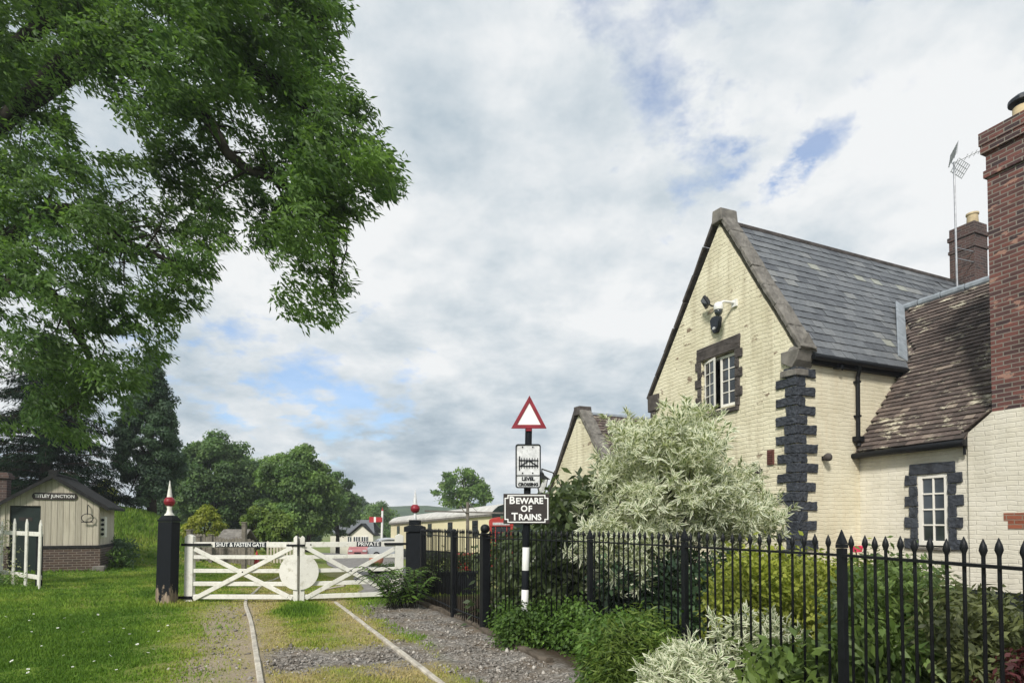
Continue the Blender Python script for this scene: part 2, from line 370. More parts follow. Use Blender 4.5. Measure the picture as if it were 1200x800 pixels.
# fast mesh for leaves, blades and stones
def np_mesh(name, verts, faces, m, parent=None, attrs=None, loc=None, smooth=False):
    base = np.array(wloc(parent)) if parent is not None else (np.array(V(loc)) if loc is not None else np.zeros(3))
    me = bpy.data.meshes.new(name); nv = len(verts); nf, k = faces.shape
    me.vertices.add(nv); me.vertices.foreach_set('co', (verts-base).astype(np.float32).ravel())
    me.loops.add(nf*k); me.loops.foreach_set('vertex_index', faces.astype(np.int32).ravel())
    me.polygons.add(nf); me.polygons.foreach_set('loop_start', np.arange(0, nf*k, k, dtype=np.int32))
    for a, val in (attrs or {}).items():
        t = me.attributes.new(a, 'FLOAT', 'POINT'); t.data.foreach_set('value', val.astype(np.float32))
    me.update(calc_edges=True); me.validate()
    if smooth: me.polygons.foreach_set('use_smooth', np.ones(nf, bool))
    me.materials.append(m); o = bpy.data.objects.new(name, me); link(o, parent)
    if parent is None: o.location = base.tolist()
    return o
def nrmz(a): return a/np.maximum(np.linalg.norm(a, axis=1, keepdims=True), 1e-9)
def leaf_geo(p, d, n, L, W, rnd, mid=False, curl=.12):
    N = len(p); d = nrmz(d); s = nrmz(np.cross(d, n)); n = nrmz(np.cross(s, d))
    L = np.broadcast_to(L, N)[:, None]; W = np.broadcast_to(W, N)[:, None]
    tip = p+d*L-n*L*curl; a = p+d*L*.42+s*W*.5; b = p+d*L*.42-s*W*.5
    if not mid:
        v = np.stack([p, a, tip, b], 1).reshape(-1, 3); f = np.arange(N*4).reshape(N, 4)
        return v, f, {'rnd': np.repeat(rnd, 4)}
    c = p+d*L*.45-n*W*.18
    v = np.stack([p, a, tip, b, c], 1).reshape(-1, 3)
    f = (np.arange(N)*5)[:, None, None]+np.array([[0, 1, 4], [1, 2, 4], [2, 3, 4], [3, 0, 4]])[None]
    md = np.tile(np.array([0, 0, 0, 0, 1.]), N)
    return v, f.reshape(-1, 3), {'rnd': np.repeat(rnd, 5), 'mid': md}
def inpoly(x, y, poly):
    r = np.zeros(len(x), bool); n = len(poly)
    for i in range(n):
        x1, y1 = poly[i]; x2, y2 = poly[(i+1) % n]
        c = ((y1 > y) != (y2 > y)) & (x < (x2-x1)*(y-y1)/((y2-y1)+1e-12)+x1); r ^= c
    return r
def outline_points(polys, holes, n, d0, d1, g=rng, dfun=None):   # points through a volume seen inside an outline
    xs = [p[0] for q in polys for p in q]; ys = [p[1] for q in polys for p in q]; out = []
    tot = 0
    while tot < n:
        x = g.uniform(min(xs), max(xs), n*2); y = g.uniform(min(ys), max(ys), n*2); k = np.zeros(len(x), bool)
        for q in polys: k |= inpoly(x, y, q)
        for q in holes: k &= ~inpoly(x, y, q)
        x = x[k]; y = y[k]; Y = g.uniform(d0, d1, len(x)) if dfun is None else dfun(x, y, g)
        out.append(rayN(x, y, Y)); tot += len(x)
    return np.concatenate(out)[:n]
def clumped(c, k, sig, g):                        # gather points round sub-centres: lumps with gaps between
    ctr = c[:k]; i = g.integers(0, k, len(c)); sg = sig*g.uniform(.5, 1.3, k)[i][:, None]
    return ctr[i]+np.clip(g.normal(0, 1, (len(c), 3)), -1.8, 1.8)*sg, i
def sprays(c, per, r, L, W, g=rng, out_dir=None, tone=None, flat=.10, droop=.35, up=.8, jit=.6, mid=False):
    n = len(c); ang = g.uniform(0, 2*math.pi, n)
    o = np.stack([np.cos(ang), np.sin(ang), g.normal(-.15, .15, n)], 1)
    if out_dir is not None: o = o*.6+out_dir
    o = nrmz(o); s = nrmz(np.cross(o, np.array([0, 0, 1.])[None]+g.normal(0, .25, (n, 3)))); u = np.cross(s, o)
    O = np.repeat(o, per, 0); S = np.repeat(s, per, 0); U = np.repeat(u, per, 0); Cc = np.repeat(c, per, 0); rr = np.repeat(g.uniform(.65, 1.35, n)*r, per)[:, None]
    N = n*per; t = g.uniform(-1, 1, (N, 1)); w = g.normal(0, .38, (N, 1))*(1.15-np.abs(t)*.55)
    p = Cc+O*t*rr+S*w*rr+U*g.normal(0, flat, (N, 1))*rr-np.array([0, 0, 1.])*(((t+.3)**2)*droop*.5)*rr
    d = O*.8+S*np.sign(w)*g.uniform(.3, 1, (N, 1))-np.array([0, 0, 1.])*g.uniform(0, droop*2, (N, 1))+g.normal(0, .3, (N, 3))
    nn = U*up+g.normal(0, jit, (N, 3))
    rnd = np.clip(np.repeat(g.uniform(0, 1, n) if tone is None else tone, per)*.6+g.uniform(0, .4, N), 0, 1)
    return leaf_geo(p, d, nn, L*g.uniform(.7, 1.3, N), W*g.uniform(.7, 1.3, N), rnd, mid)

# ------------------------------------------------------------------ world, sun
SUN_EL, SUN_AZ = R(40), R(202)                 # azimuth clockwise from +Y: behind the camera, to the left
sun_dir = np.array([math.sin(SUN_AZ)*math.cos(SUN_EL), math.cos(SUN_AZ)*math.cos(SUN_EL), math.sin(SUN_EL)])
w = bpy.data.worlds.new('World'); scene.world = w; w.use_nodes = True; nt = w.node_tree
bg = nt.nodes['Background']; bg.inputs['Strength'].default_value = .1
sky = nt.nodes.new('ShaderNodeTexSky'); sky.sky_type = 'NISHITA'; sky.sun_disc = False; sky.sun_elevation = SUN_EL; sky.sun_rotation = SUN_AZ; sky.air_density = 1; sky.dust_density = 2; sky.ozone_density = 1
tc = nt.nodes.new('ShaderNodeTexCoord'); dirn = tc.outputs['Generated']
sx = nt.nodes.new('ShaderNodeSeparateXYZ'); nt.links.new(dirn, sx.inputs[0])
def mth(op, a, b=None, c=None):
    m = nt.nodes.new('ShaderNodeMath'); m.operation = op
    for i, v in enumerate((a, b, c)):
        if v is None: continue
        if hasattr(v, 'links'): nt.links.new(v, m.inputs[i])
        else: m.inputs[i].default_value = v
    return m.outputs[0]
zz = mth('ADD', mth('MAXIMUM', sx.outputs[2], 0.0), .28)
cx = mth('DIVIDE', sx.outputs[0], zz); cy = mth('DIVIDE', sx.outputs[1], zz)
cmb = nt.nodes.new('ShaderNodeCombineXYZ'); nt.links.new(cx, cmb.inputs[0]); nt.links.new(cy, cmb.inputs[1]); cmb.inputs[2].default_value = 3.7
cv = cmb.outputs[0]
nA = noise(nt, cv, 1.8, 9, .58, .1); nB = noise(nt, cv, 1.2, 3, .5); nD = noise(nt, cv, 3.2, 9, .62); nC = noise(nt, cv, 5.5, 8, .6, .15)
shade = mth('ADD', mth('MULTIPLY', nA, .52), mth('ADD', mth('MULTIPLY', nC, .32), mth('MULTIPLY', nB, .30)))
cr = ramp(nt, [(.41, (2.0, 2.5, 2.95)), (.49, (2.95, 3.45, 3.85)), (.56, (4.0, 4.35, 4.6)), (.65, (5.3, 5.4, 5.45))]); nt.links.new(shade, cr.inputs[0])
wn_ = nt.nodes.new('ShaderNodeTexNoise'); wn_.inputs['Scale'].default_value = 2.6; wn_.inputs['Detail'].default_value = 7; wn_.inputs['Roughness'].default_value = .62; nt.links.new(cv, wn_.inputs['Vector'])
ws_ = nt.nodes.new('ShaderNodeVectorMath'); ws_.operation = 'MULTIPLY_ADD'; nt.links.new(wn_.outputs['Color'], ws_.inputs[0]); ws_.inputs[1].default_value = (.55, .55, .55); ws_.inputs[2].default_value = (-.275, -.275, -.275)
wa_ = nt.nodes.new('ShaderNodeVectorMath'); nt.links.new(dirn, wa_.inputs[0]); nt.links.new(ws_.outputs[0], wa_.inputs[1]); wdir = wa_.outputs[0]
blue_mask = None
for px, py, size, amt in [(790, 30, .085, .8), (795, 108, .085, 1.0), (975, 192, .06, .9), (405, 462, .080, 1.1), (268, 408, .065, .85), (1010, 75, .06, .6), (1010, 70, .05, .35), (130, 145, .09, .2)]:
    d = ray(px, py); d = d/np.linalg.norm(d)
    dp = nt.nodes.new('ShaderNodeVectorMath'); dp.operation = 'DISTANCE'; nt.links.new(wdir, dp.inputs[0]); dp.inputs[1].default_value = d.tolist()
    g = mth('MULTIPLY', mth('MAXIMUM', mth('SUBTRACT', 1.0, mth('DIVIDE', dp.outputs['Value'], size*1.5)), 0.0), amt)
    blue_mask = g if blue_mask is None else mth('MAXIMUM', blue_mask, g)
bm = mth('ADD', blue_mask, mth('ADD', mth('MULTIPLY', mth('SUBTRACT', nD, .5), 4.2), mth('MULTIPLY', mth('SUBTRACT', nC, .5), 1.6))); bm = mth('MULTIPLY', bm, mth('MINIMUM', mth('MULTIPLY', blue_mask, 2.6), 1.0))
br_ = ramp(nt, [(.10, (0, 0, 0)), (1.1, (.72, .72, .72))]); nt.links.new(bm, br_.inputs[0])
skyc = mixc(nt, 1.0, sky.outputs[0], (.85, 1.03, 1.22), 'MULTIPLY')
final = mixc(nt, br_.outputs[0], cr.outputs[0], skyc)
nt.links.new(final, bg.inputs['Color'])
sd = bpy.data.lights.new('sun', 'SUN'); sd.energy = 2.4; sd.angle = R(10); sd.color = (1, .95, .87)
so = bpy.data.objects.new('sun', sd); COL.objects.link(so); so.rotation_euler = V(sun_dir).to_track_quat('Z', 'Y').to_euler(); so.location = (-10, -20, 30)
vs = scene.view_settings; vs.view_transform = 'Standard'; vs.look = 'None'; vs.exposure = 0.78; vs.gamma = 1; vs.use_curve_mapping = False
#@@GROUND
# ------------------------------------------------------------------ ground
def track(x, y):
    dx = x-R0[0]; dy = y-R0[1]
    return dx*T0[0]+dy*T0[1], dx*N0[0]+dy*N0[1]
GATE_Y = lambda x: 10.95+.13*np.clip(x+4, 0, 3)
def masks(x, y):
    a, c = track(x, y); n1 = vnoise(x, y, 1.6)*.5; n2 = vnoise(x+3, y-5, 4.1)*.5; n = n1+n2*.7
    beyond = sstep(6.3, 7.6, a)
    inner = (1-beyond)
    gravel = sstep(.10, .55, c+.28*n)*sstep(1.75, 1.35, c)*sstep(6.3, 4.6, a+.5*n)*sstep(-9, -8.5, a)
    cross = sstep(.65, 1.15, a+.5*n)*sstep(2.1, 1.6, a+.4*n)*sstep(-1.5, -1.2, c)*sstep(.6, .1, c)
    gravel = np.maximum(gravel, cross)
    strip = sstep(-2.25, -1.95, c+.22*n)*sstep(-1.25, -1.5, c+.05*n)*sstep(7.5, 5.5, a)
    edge = np.exp(-((c)/.42)**2)+.7*np.exp(-((c+1.3)/.28)**2)
    mid = sstep(-1.5, -1.2, c)*sstep(.4, 0, c)
    dry = np.clip(edge*.8+mid*(.35+.5*n-.5*np.exp(-((a-4.6)/1.1)**2)-.45*np.exp(-((a+.3)/.9)**2))+.6*sstep(-3.0, -2.1, c+.3*n)*sstep(-.2, -1.4, c), 0, 1)
    dry = dry*inner+beyond*np.clip(.25+.6*n2+.5*np.exp(-((c+.9)/1.3)**2)+.5*np.exp(-((c-3)/2.5)**2)*sstep(30, 16, a), 0, 1)*sstep(-9, -3, c)
    soil = sstep(1.2, 1.5, c)*sstep(7, 5.5, a)
    return gravel*inner, np.clip(strip, 0, 1)*inner, np.clip(dry, 0, 1), soil
def axis(segs):
    out = []
    for a, b, st in segs: out += list(np.arange(a, b-1e-6, st))
    return np.array(out+[segs[-1][1]])
gx = axis([(-980, -400, 60), (-400, -80, 40), (-80, -30, 4), (-30, -14, .8), (-14, -7, .16), (-7, 2.4, .07), (2.4, 12, .6), (12, 80, 6), (80, 400, 40), (400, 980, 60)])
gy = axis([(-58, -40, 6), (-40, -4, 4), (-4, 3, .5), (3, 12.4, .07), (12.4, 30, .3), (30, 90, 2), (90, 400, 20), (400, 510, 20)])
GX, GY = np.meshgrid(gx, gy); GXf = GX.ravel(); GYf = GY.ravel()
gr, stp, dry, soil = masks(GXf, GYf)
gzv = ground(GXf, GYf)+.012*vnoise(GXf, GYf, 6)*(np.hypot(GXf+3, GYf-6) < 14)
nx = len(gx); ny = len(gy); ii = np.arange((nx)*(ny)).reshape(ny, nx)
gf = np.stack([ii[:-1, :-1], ii[:-1, 1:], ii[1:, 1:], ii[1:, :-1]], -1).reshape(-1, 4)
def mth2(nt, a, b):
    m = nt.nodes.new('ShaderNodeMath'); m.operation = 'MULTIPLY'; nt.links.new(a, m.inputs[0]); nt.links.new(b, m.inputs[1]); return m.outputs[0]
def groundmat():
    m, nt, b = mat('grass_gravel_and_dirt'); v = objco(nt)
    def att(n): a = nt.nodes.new('ShaderNodeAttribute'); a.attribute_name = n; return a.outputs['Fac']
    n1 = noise(nt, v, 1.1, 6, .6); n2 = noise(nt, v, 30, 6, .7); n3 = noise(nt, v, 7, 5, .65)
    g = ramp(nt, [(.3, (.075, .135, .016)), (.7, (.14, .21, .032))]); nt.links.new(n1, g.inputs[0])
    d = ramp(nt, [(.3, (.20, .17, .075)), (.7, (.38, .315, .17))]); nt.links.new(n3, d.inputs[0])
    st = ramp(nt, [(.3, (.21, .17, .12)), (.7, (.40, .34, .26))]); nt.links.new(n2, st.inputs[0])
    vo = nt.nodes.new('ShaderNodeTexVoronoi'); vo.inputs['Scale'].default_value = 34; nt.links.new(v, vo.inputs['Vector'])
    gs = nt.nodes.new('ShaderNodeSeparateColor'); nt.links.new(vo.outputs['Color'], gs.inputs[0])
    gvr = ramp(nt, [(0, (.10, .095, .085)), (.6, (.22, .205, .185)), (1, (.36, .34, .32))]); nt.links.new(gs.outputs[0], gvr.inputs[0])
    c = mixc(nt, att('dry'), g.outputs[0], d.outputs[0]); sg_ = ramp(nt, [(.42, (1, 1, 1)), (.62, (.35, .35, .35))]); nt.links.new(noise(nt, v, 3.1, 7, .65), sg_.inputs[0]); c = mixc(nt, mth2(nt, sg_.outputs[0], att('strip')), c, st.outputs[0]); c = mixc(nt, att('gravel'), c, gvr.outputs[0])
    gb_ = ramp(nt, [(.45, (0, 0, 0)), (.62, (.75, .75, .75))]); nt.links.new(noise(nt, v, 2.3, 6, .65), gb_.inputs[0]); c = mixc(nt, mth2(nt, gb_.outputs[0], att('gravel')), c, (.17, .13, .09)); c = mixc(nt, att('soil'), c, (.06, .045, .032)); nt.links.new(c, b.inputs['Base Color']); b.inputs['Roughness'].default_value = 1; b.inputs['Specular IOR Level'].default_value = .1
    bump(nt, b, n2, .8, .02); return m
go = np_mesh('ground', np.stack([GXf, GYf, gzv], 1), gf, groundmat(), attrs={'gravel': gr, 'strip': stp, 'dry': dry, 'soil': soil}, smooth=True)
tag(go, kind='structure')

# path beyond the gate
L_ = [(-3.2, 12.4), (-3.9, 15.5), (-5.6, 21), (-7.6, 26), (-12, 37), (-17, 52), (-21, 62)]; R_ = [(-2.2, 12.4), (-2.7, 15.5), (-3.4, 21), (-4.3, 26), (-7.2, 37), (-9, 52), (-11, 62)]
pv = []; pf = []
def lerp_path(P, t):
    k = min(int(t), len(P)-2); f = t-k; return np.array(P[k])*(1-f)+np.array(P[k+1])*f
for i in range(61):
    a = lerp_path(L_, i*.1); b = lerp_path(R_, i*.1)
    for j in range(7):
        p = a+(b-a)*(j/6.)+np.array([.10*math.sin(i*.37)+.05*math.sin(i*.9), 0]); pv.append((p[0], p[1], gz(p[0], p[1])+.022))
pf = [(i*7+j, i*7+j+1, (i+1)*7+j+1, (i+1)*7+j) for i in range(60) for j in range(6)]
pm = MB(); pm.add(pv, pf); tag(pm.build('path', M['tarmac']), kind='structure')

# far hill
hv = []; hf = []; hn = 160
for i in range(hn+1):
    X = -950+1900*i/hn
    for j, (Y, s) in enumerate([(330, 0), (360, .45), (390, .8), (420, 1), (500, .9)]):
        h = 15.5+4*vnoise(np.array([X*.008]), np.array([.3]))[0]+1.0*vnoise(np.array([X*.09]), np.array([j*.7]))[0]-.02*(X+95)*(X > -95)*(X < 250)
        hv.append((X, Y+5*math.sin(X*.04), -6+max(2, min(h, 22)+6)*s+.7*random.random()*(s > 0)))
hf = [(i*5+j, (i+1)*5+j, (i+1)*5+j+1, i*5+j+1) for i in range(hn) for j in range(4)]
def hillmat():
    m, nt, b = mat('wooded_hillside'); v = objco(nt)
    n = noise(nt, v, .07, 8, .7); r = ramp(nt, [(.35, (.025, .05, .022)), (.55, (.05, .09, .03)), (.7, (.10, .15, .05))]); nt.links.new(n, r.inputs[0]); nt.links.new(r.outputs[0], b.inputs['Base Color']); b.inputs['Roughness'].default_value = 1
    b.inputs['Specular IOR Level'].default_value = 0; bump(nt, b, n, 1, 4); return m
hm = MB(); hm.add(hv, hf); tag(hm.build('hill', hillmat(), smooth=True), kind='structure')

# grass blades
lpc_ = gp(195, 707)
def blades(n, dmin, dmax, seed):
    g = np.random.default_rng(seed); d = np.exp(g.uniform(math.log(dmin), math.log(dmax), n)); x = g.uniform(-1.02, .42, n)*d
    return x, d, g
x, y, g = blades(400000, 4.4, 34, 3)
gr, stp, dry_, soil_ = masks(x, y); a, c = track(x, y)
keep = (g.uniform(0, 1, len(x)) > gr*1.25)&(g.uniform(0, 1, len(x)) > stp*.80)&(g.uniform(0, 1, len(x)) > soil_*1.3)&(g.uniform(0, 1, len(x)) > dry_*.45)
ingate = (a > 6.8)&(c > 1.0)
keep &= ~ingate | (g.uniform(0, 1, len(x)) < .0)
pathx0 = np.interp(y, [p[1] for p in L_], [p[0] for p in L_]); pathx1 = np.interp(y, [p[1] for p in R_], [p[0] for p in R_])
keep &= ~((y > 12.3)&(x > pathx0)&(x < pathx1))
keep &= ~((np.abs(c) < .05)|(np.abs(c+1.44) < .05)) | (a > 6.6)
hx = -(x+12.82)*N0[0]-(y-18.54)*N0[1]; hy = (x+12.82)*T0[0]+(y-18.54)*T0[1]; keep &= ~((hx > -.05)&(hx < 2.5)&(hy > -.05)&(hy < 2.9))
x = x[keep]; y = y[keep]; a = a[keep]; c = c[keep]; dry_ = dry_[keep]; hx = hx[keep]; hy = hy[keep]; N = len(x)
tall = np.exp(-((a-5.3)/.75)**2-((c+.75)/.42)**2)
bankf = sstep(-12, -15, x)*sstep(19, 22, y)
Hh = (.028+.034*g.uniform(0, 1, N)+.02*vnoise(x, y, 1.1)*(c < -2)+.12*tall*g.uniform(.3, 1, N)+.10*bankf)*(1-.45*dry_)*(.8+.03*y)
near = np.exp(-((x-lpc_[0])**2+(y-lpc_[1])**2)/.25)+.8*np.exp(-((hx+.1)/.25)**2)*(hy > -.3)*(hy < 3)+.8*np.exp(-((hy+.15)/.22)**2)*(hx > -.3)*(hx < 2.6)+.7*(vnoise(x*1.0, y*1.0, 2.9) > 1.05)*(c < -2.2)
Hh = Hh+.09*np.clip(near, 0, 1)*g.uniform(.2, 1, N)
Hh = np.clip(Hh, .014, 1)
Wd = (.0042+.0009*y)*g.uniform(.7, 1.3, N)
p = np.stack([x, y, ground(x, y)-.004], 1); ang = g.uniform(0, 6.28, N); lean = g.uniform(.1, .75, N)
dd = np.stack([np.cos(ang)*lean, np.sin(ang)*lean, np.ones(N)], 1); sa = g.uniform(0, 6.28, N); ss = np.stack([np.cos(sa), np.sin(sa), np.zeros(N)], 1)
vv = np.stack([p-ss*Wd[:, None], p+ss*Wd[:, None], p+nrmz(dd)*Hh[:, None]], 1).reshape(-1, 3)
rn = np.clip(dry_*.75+g.uniform(0, .3, N)+.13*vnoise(x, y, .8)+.14*vnoise(y, x, 2.3)-.3*tall-.03, 0, 1)
gm, gnt, gb = mat('grass_blades'); ga = gnt.nodes.new('ShaderNodeAttribute'); ga.attribute_name = 'rnd'
gra = ramp(gnt, [(0, (.08, .165, .018)), (.35, (.175, .29, .034)), (.65, (.33, .36, .075)), (1, (.48, .40, .19))]); gnt.links.new(ga.outputs['Fac'], gra.inputs[0])
gt = gnt.nodes.new('ShaderNodeBsdfTranslucent'); gnt.links.new(gra.outputs[0], gt.inputs[0]); gnt.links.new(gra.outputs[0], gb.inputs['Base Color']); gb.inputs['Roughness'].default_value = .7; gb.inputs['Specular IOR Level'].default_value = .2
gmx = gnt.nodes.new('ShaderNodeMixShader'); gmx.inputs[0].default_value = .35; gnt.links.new(gb.outputs[0], gmx.inputs[1]); gnt.links.new(gt.outputs[0], gmx.inputs[2]); gnt.links.new(gmx.outputs[0], gnt.nodes['Material Output'].inputs[0])
tag(np_mesh('grass', vv, np.arange(N*3).reshape(N, 3), gm, attrs={'rnd': np.repeat(rn, 3)}), 'short mown lawn and rough grass beside and between the rails', 'grass', kind='stuff')

# loose stones
n = 36000; g = np.random.default_rng(5); d = np.exp(g.uniform(math.log(4.4), math.log(12), n)); x = g.uniform(-.75, .25, n)*d
gr, stp, dry_, soil_ = masks(x, d); a, c = track(x, d)
k = (g.uniform(0, 1, n) < np.clip(gr*1.1+stp*.16+.02*dry_, 0, 1))&(c < 1.22)&(np.abs(c) > .06)&(np.abs(c+1.44) > .06)
x = x[k]; d = d[k]; n = len(x); sz = np.clip(g.lognormal(-4.62, .45, n), .004, .032)
oc = np.array([[1, 0, 0], [0, 1, 0], [-1, 0, 0], [0, -1, 0], [0, 0, .7], [0, 0, -.7]], float); of = np.array([[0, 1, 4], [1, 2, 4], [2, 3, 4], [3, 0, 4], [1, 0, 5], [2, 1, 5], [3, 2, 5], [0, 3, 5]])
rot = g.uniform(0, 6.28, n); vv = oc[None]+g.normal(0, .25, (n, 6, 3)); cs, sn = np.cos(rot)[:, None], np.sin(rot)[:, None]
vv = np.stack([vv[..., 0]*cs-vv[..., 1]*sn, vv[..., 0]*sn+vv[..., 1]*cs, vv[..., 2]], -1)*sz[:, None, None]+np.stack([x, d, ground(x, d)+sz*.25], 1)[:, None]
sm, snt, sb = mat('loose_grey_stone'); sa_ = snt.nodes.new('ShaderNodeAttribute'); sa_.attribute_name = 'rnd'
sr = ramp(snt, [(0, (.10, .088, .075)), (.5, (.20, .182, .16)), (.85, (.30, .275, .245)), (1, (.46, .43, .39))]); snt.links.new(sa_.outputs['Fac'], sr.inputs[0]); snt.links.new(sr.outputs[0], sb.inputs['Base Color']); sb.inputs['Roughness'].default_value = .9
tag(np_mesh('gravel', vv.reshape(-1, 3), (of[None]+(np.arange(n)*6)[:, None, None]).reshape(-1, 3), sm, attrs={'rnd': np.repeat(g.uniform(0, 1, n), 6)}), 'loose grey gravel scattered round the worn rails and kerb', 'gravel', kind='stuff')

# daisies
dp = MB()
for k in range(7):
    t = k*2*math.pi/7; e = np.array([math.cos(t), math.sin(t), .15]); s_ = np.array([-math.sin(t), math.cos(t), 0])
    dp.prism([e*.004, e*.018+s_*.006, e*.021, e*.018-s_*.006], (0, 0, .002))
g = np.random.default_rng(9); d0 = None
for i in range(34):
    px = g.uniform(5, 225); py = g.uniform(712, 798); q = gp(px, py)
    a, c = track(q[0], q[1])
    if c > -2.3: continue
    loc = (q[0], q[1], gz(q[0], q[1])+.05)
    if d0 is None: d0 = dp.build('daisy', M['daisy']); o = d0
    else: o = d0.copy(); COL.objects.link(o)
    o.location = loc; s_ = g.uniform(.45, .9); o.scale = (s_, s_, s_); o.rotation_euler = (g.normal(0, .3), g.normal(0, .3), g.uniform(0, 6))
    tag(o, 'tiny white daisy flowering in the short lawn grass', 'daisy', 'white daisies in the lawn')

# ------------------------------------------------------------------ rails and kerb
def railpath(pts, wd=.056, seed=0):
    m = MB(); g = np.random.default_rng(seed); P = [np.array([p[0], p[1], 0]) for p in pts]
    vs_ = []
    for i, p in enumerate(P):
        e = P[min(i+1, len(P)-1)]-P[max(i-1, 0)]; e /= np.linalg.norm(e); s_ = np.array([e[1], -e[0], 0]); z = gz(p[0], p[1])
        w_ = wd*.5
        for dx, dz in ((-w_-.0, -.08), (-w_, .016), (-w_*.7, .026), (w_*.7, .026), (w_, .016), (w_, -.08)):
            vs_.append(p+s_*(dx+g.normal(0, .0012))+UP*(z+dz+g.normal(0, .0012)))
    fs = [(i*6+j, (i+1)*6+j, (i+1)*6+j+1, i*6+j+1) for i in range(len(P)-1) for j in range(5)]
    fs += [(0, 1, 2, 3, 4, 5), tuple(range((len(P)-1)*6, len(P)*6))[::-1]]
    m.add(vs_, fs); return m
def smooth_pts(P, n):
    P = np.array(P, float); t = np.linspace(0, len(P)-1, n); x = []
    for tt in t:
        k = min(int(tt), len(P)-2); f = tt-k; p0 = P[max(k-1, 0)]; p1 = P[k]; p2 = P[k+1]; p3 = P[min(k+2, len(P)-1)]
        x.append(.5*((2*p1)+(-p0+p2)*f+(2*p0-5*p1+4*p2-p3)*f*f+(-p0+3*p1-3*p2+p3)*f**3))
    return x
lp = [TR(a, -1.44)[:2] for a in (-7, -4, -1, 2, 4.2)]+[(-4.78, 10.75), (-5.15, 11.8), (-6.15, 14.9), (-7.0, 18), (-8.0, 22), (-9.2, 26)]
tag(railpath(smooth_pts(lp, 90), seed=1).build('railway_rail', M['rail'], loc=(*lp[2], 0)), 'long pale worn rail nearer the lawn, running on under the left gate leaf', 'rail', 'rails set flush in the ground')
rp = [TR(a, 0)[:2] for a in (-7, -4, -1, 2, 4.5)]+[TR(5.95, -.01)[:2]]
tag(railpath(smooth_pts(rp, 60), seed=2).build('railway_rail', M['rail'], loc=(*rp[2], 0)), 'straight pale rail beside the gravel, vanishing in grass just before the gate', 'rail', 'rails set flush in the ground')
hk = [gp(372, 697)[:2], gp(380, 692)[:2], gp(386, 689)[:2], gp(388, 687)[:2]]
hk = [(-3.95, 12.6), (-3.75, 12.9), (-3.6, 12.95), (-3.58, 12.7)]
mm = MB(); mm.tube([(p[0], p[1], gz(*p)+.05+.03*i) for i, p in enumerate(hk)], .022, 8)
tag(mm.build('bent_pipe', M['rail'], loc=(*hk[0], 0)), 'short bent white pipe end sticking up behind the right gate leaf', 'pipe')

kp = [np.array([-2.3, 12.0]), np.array([-1.93, 11.31]), np.array([-.66, 8.79]), np.array([-.05, 7.09]), np.array([.39, 6.09]), np.array([1.25, 4.25]), np.array([2.1, 2.4])]
for i, (a, b, lab) in enumerate([(1, 2, 'old grey edging timber below the wicket railings, nearest the gate'), (2, 3, 'old grey edging timber in front of the warning sign'), (3, 4, 'old grey edging timber nearest the camera, half buried in weeds')]):
    p = kp[a]; q = kp[b]; e = (q-p)/np.linalg.norm(q-p)
    m = MB(); nseg = 10; g = np.random.default_rng(i)
    pts = [p+e*.03+(q-p-e*.06)*t/nseg for t in range(nseg+1)]
    s_ = np.array([e[1], -e[0]])
    vs_ = []
    for k_, u in enumerate(pts):
        for dx, dz in ((-.05, -.1), (-.05, .035), (-.03, .052), (.035, .05), (.05, .03), (.05, -.1)):
            vs_.append((u[0]+s_[0]*(dx+g.normal(0, .005)), u[1]+s_[1]*(dx+g.normal(0, .005)), dz+g.normal(0, .006)))
    fs = [(j*6+k, j*6+k+1, (j+1)*6+k+1, (j+1)*6+k) for j in range(nseg) for k in range(5)]+[(0, 1, 2, 3, 4, 5)[::-1], tuple(range(nseg*6, nseg*6+6))]
    m.add(vs_, fs); tag(m.build('edging_timber', M['kerb'], loc=(p[0], p[1], 0)), lab, 'kerb', 'edging timbers along the fence')

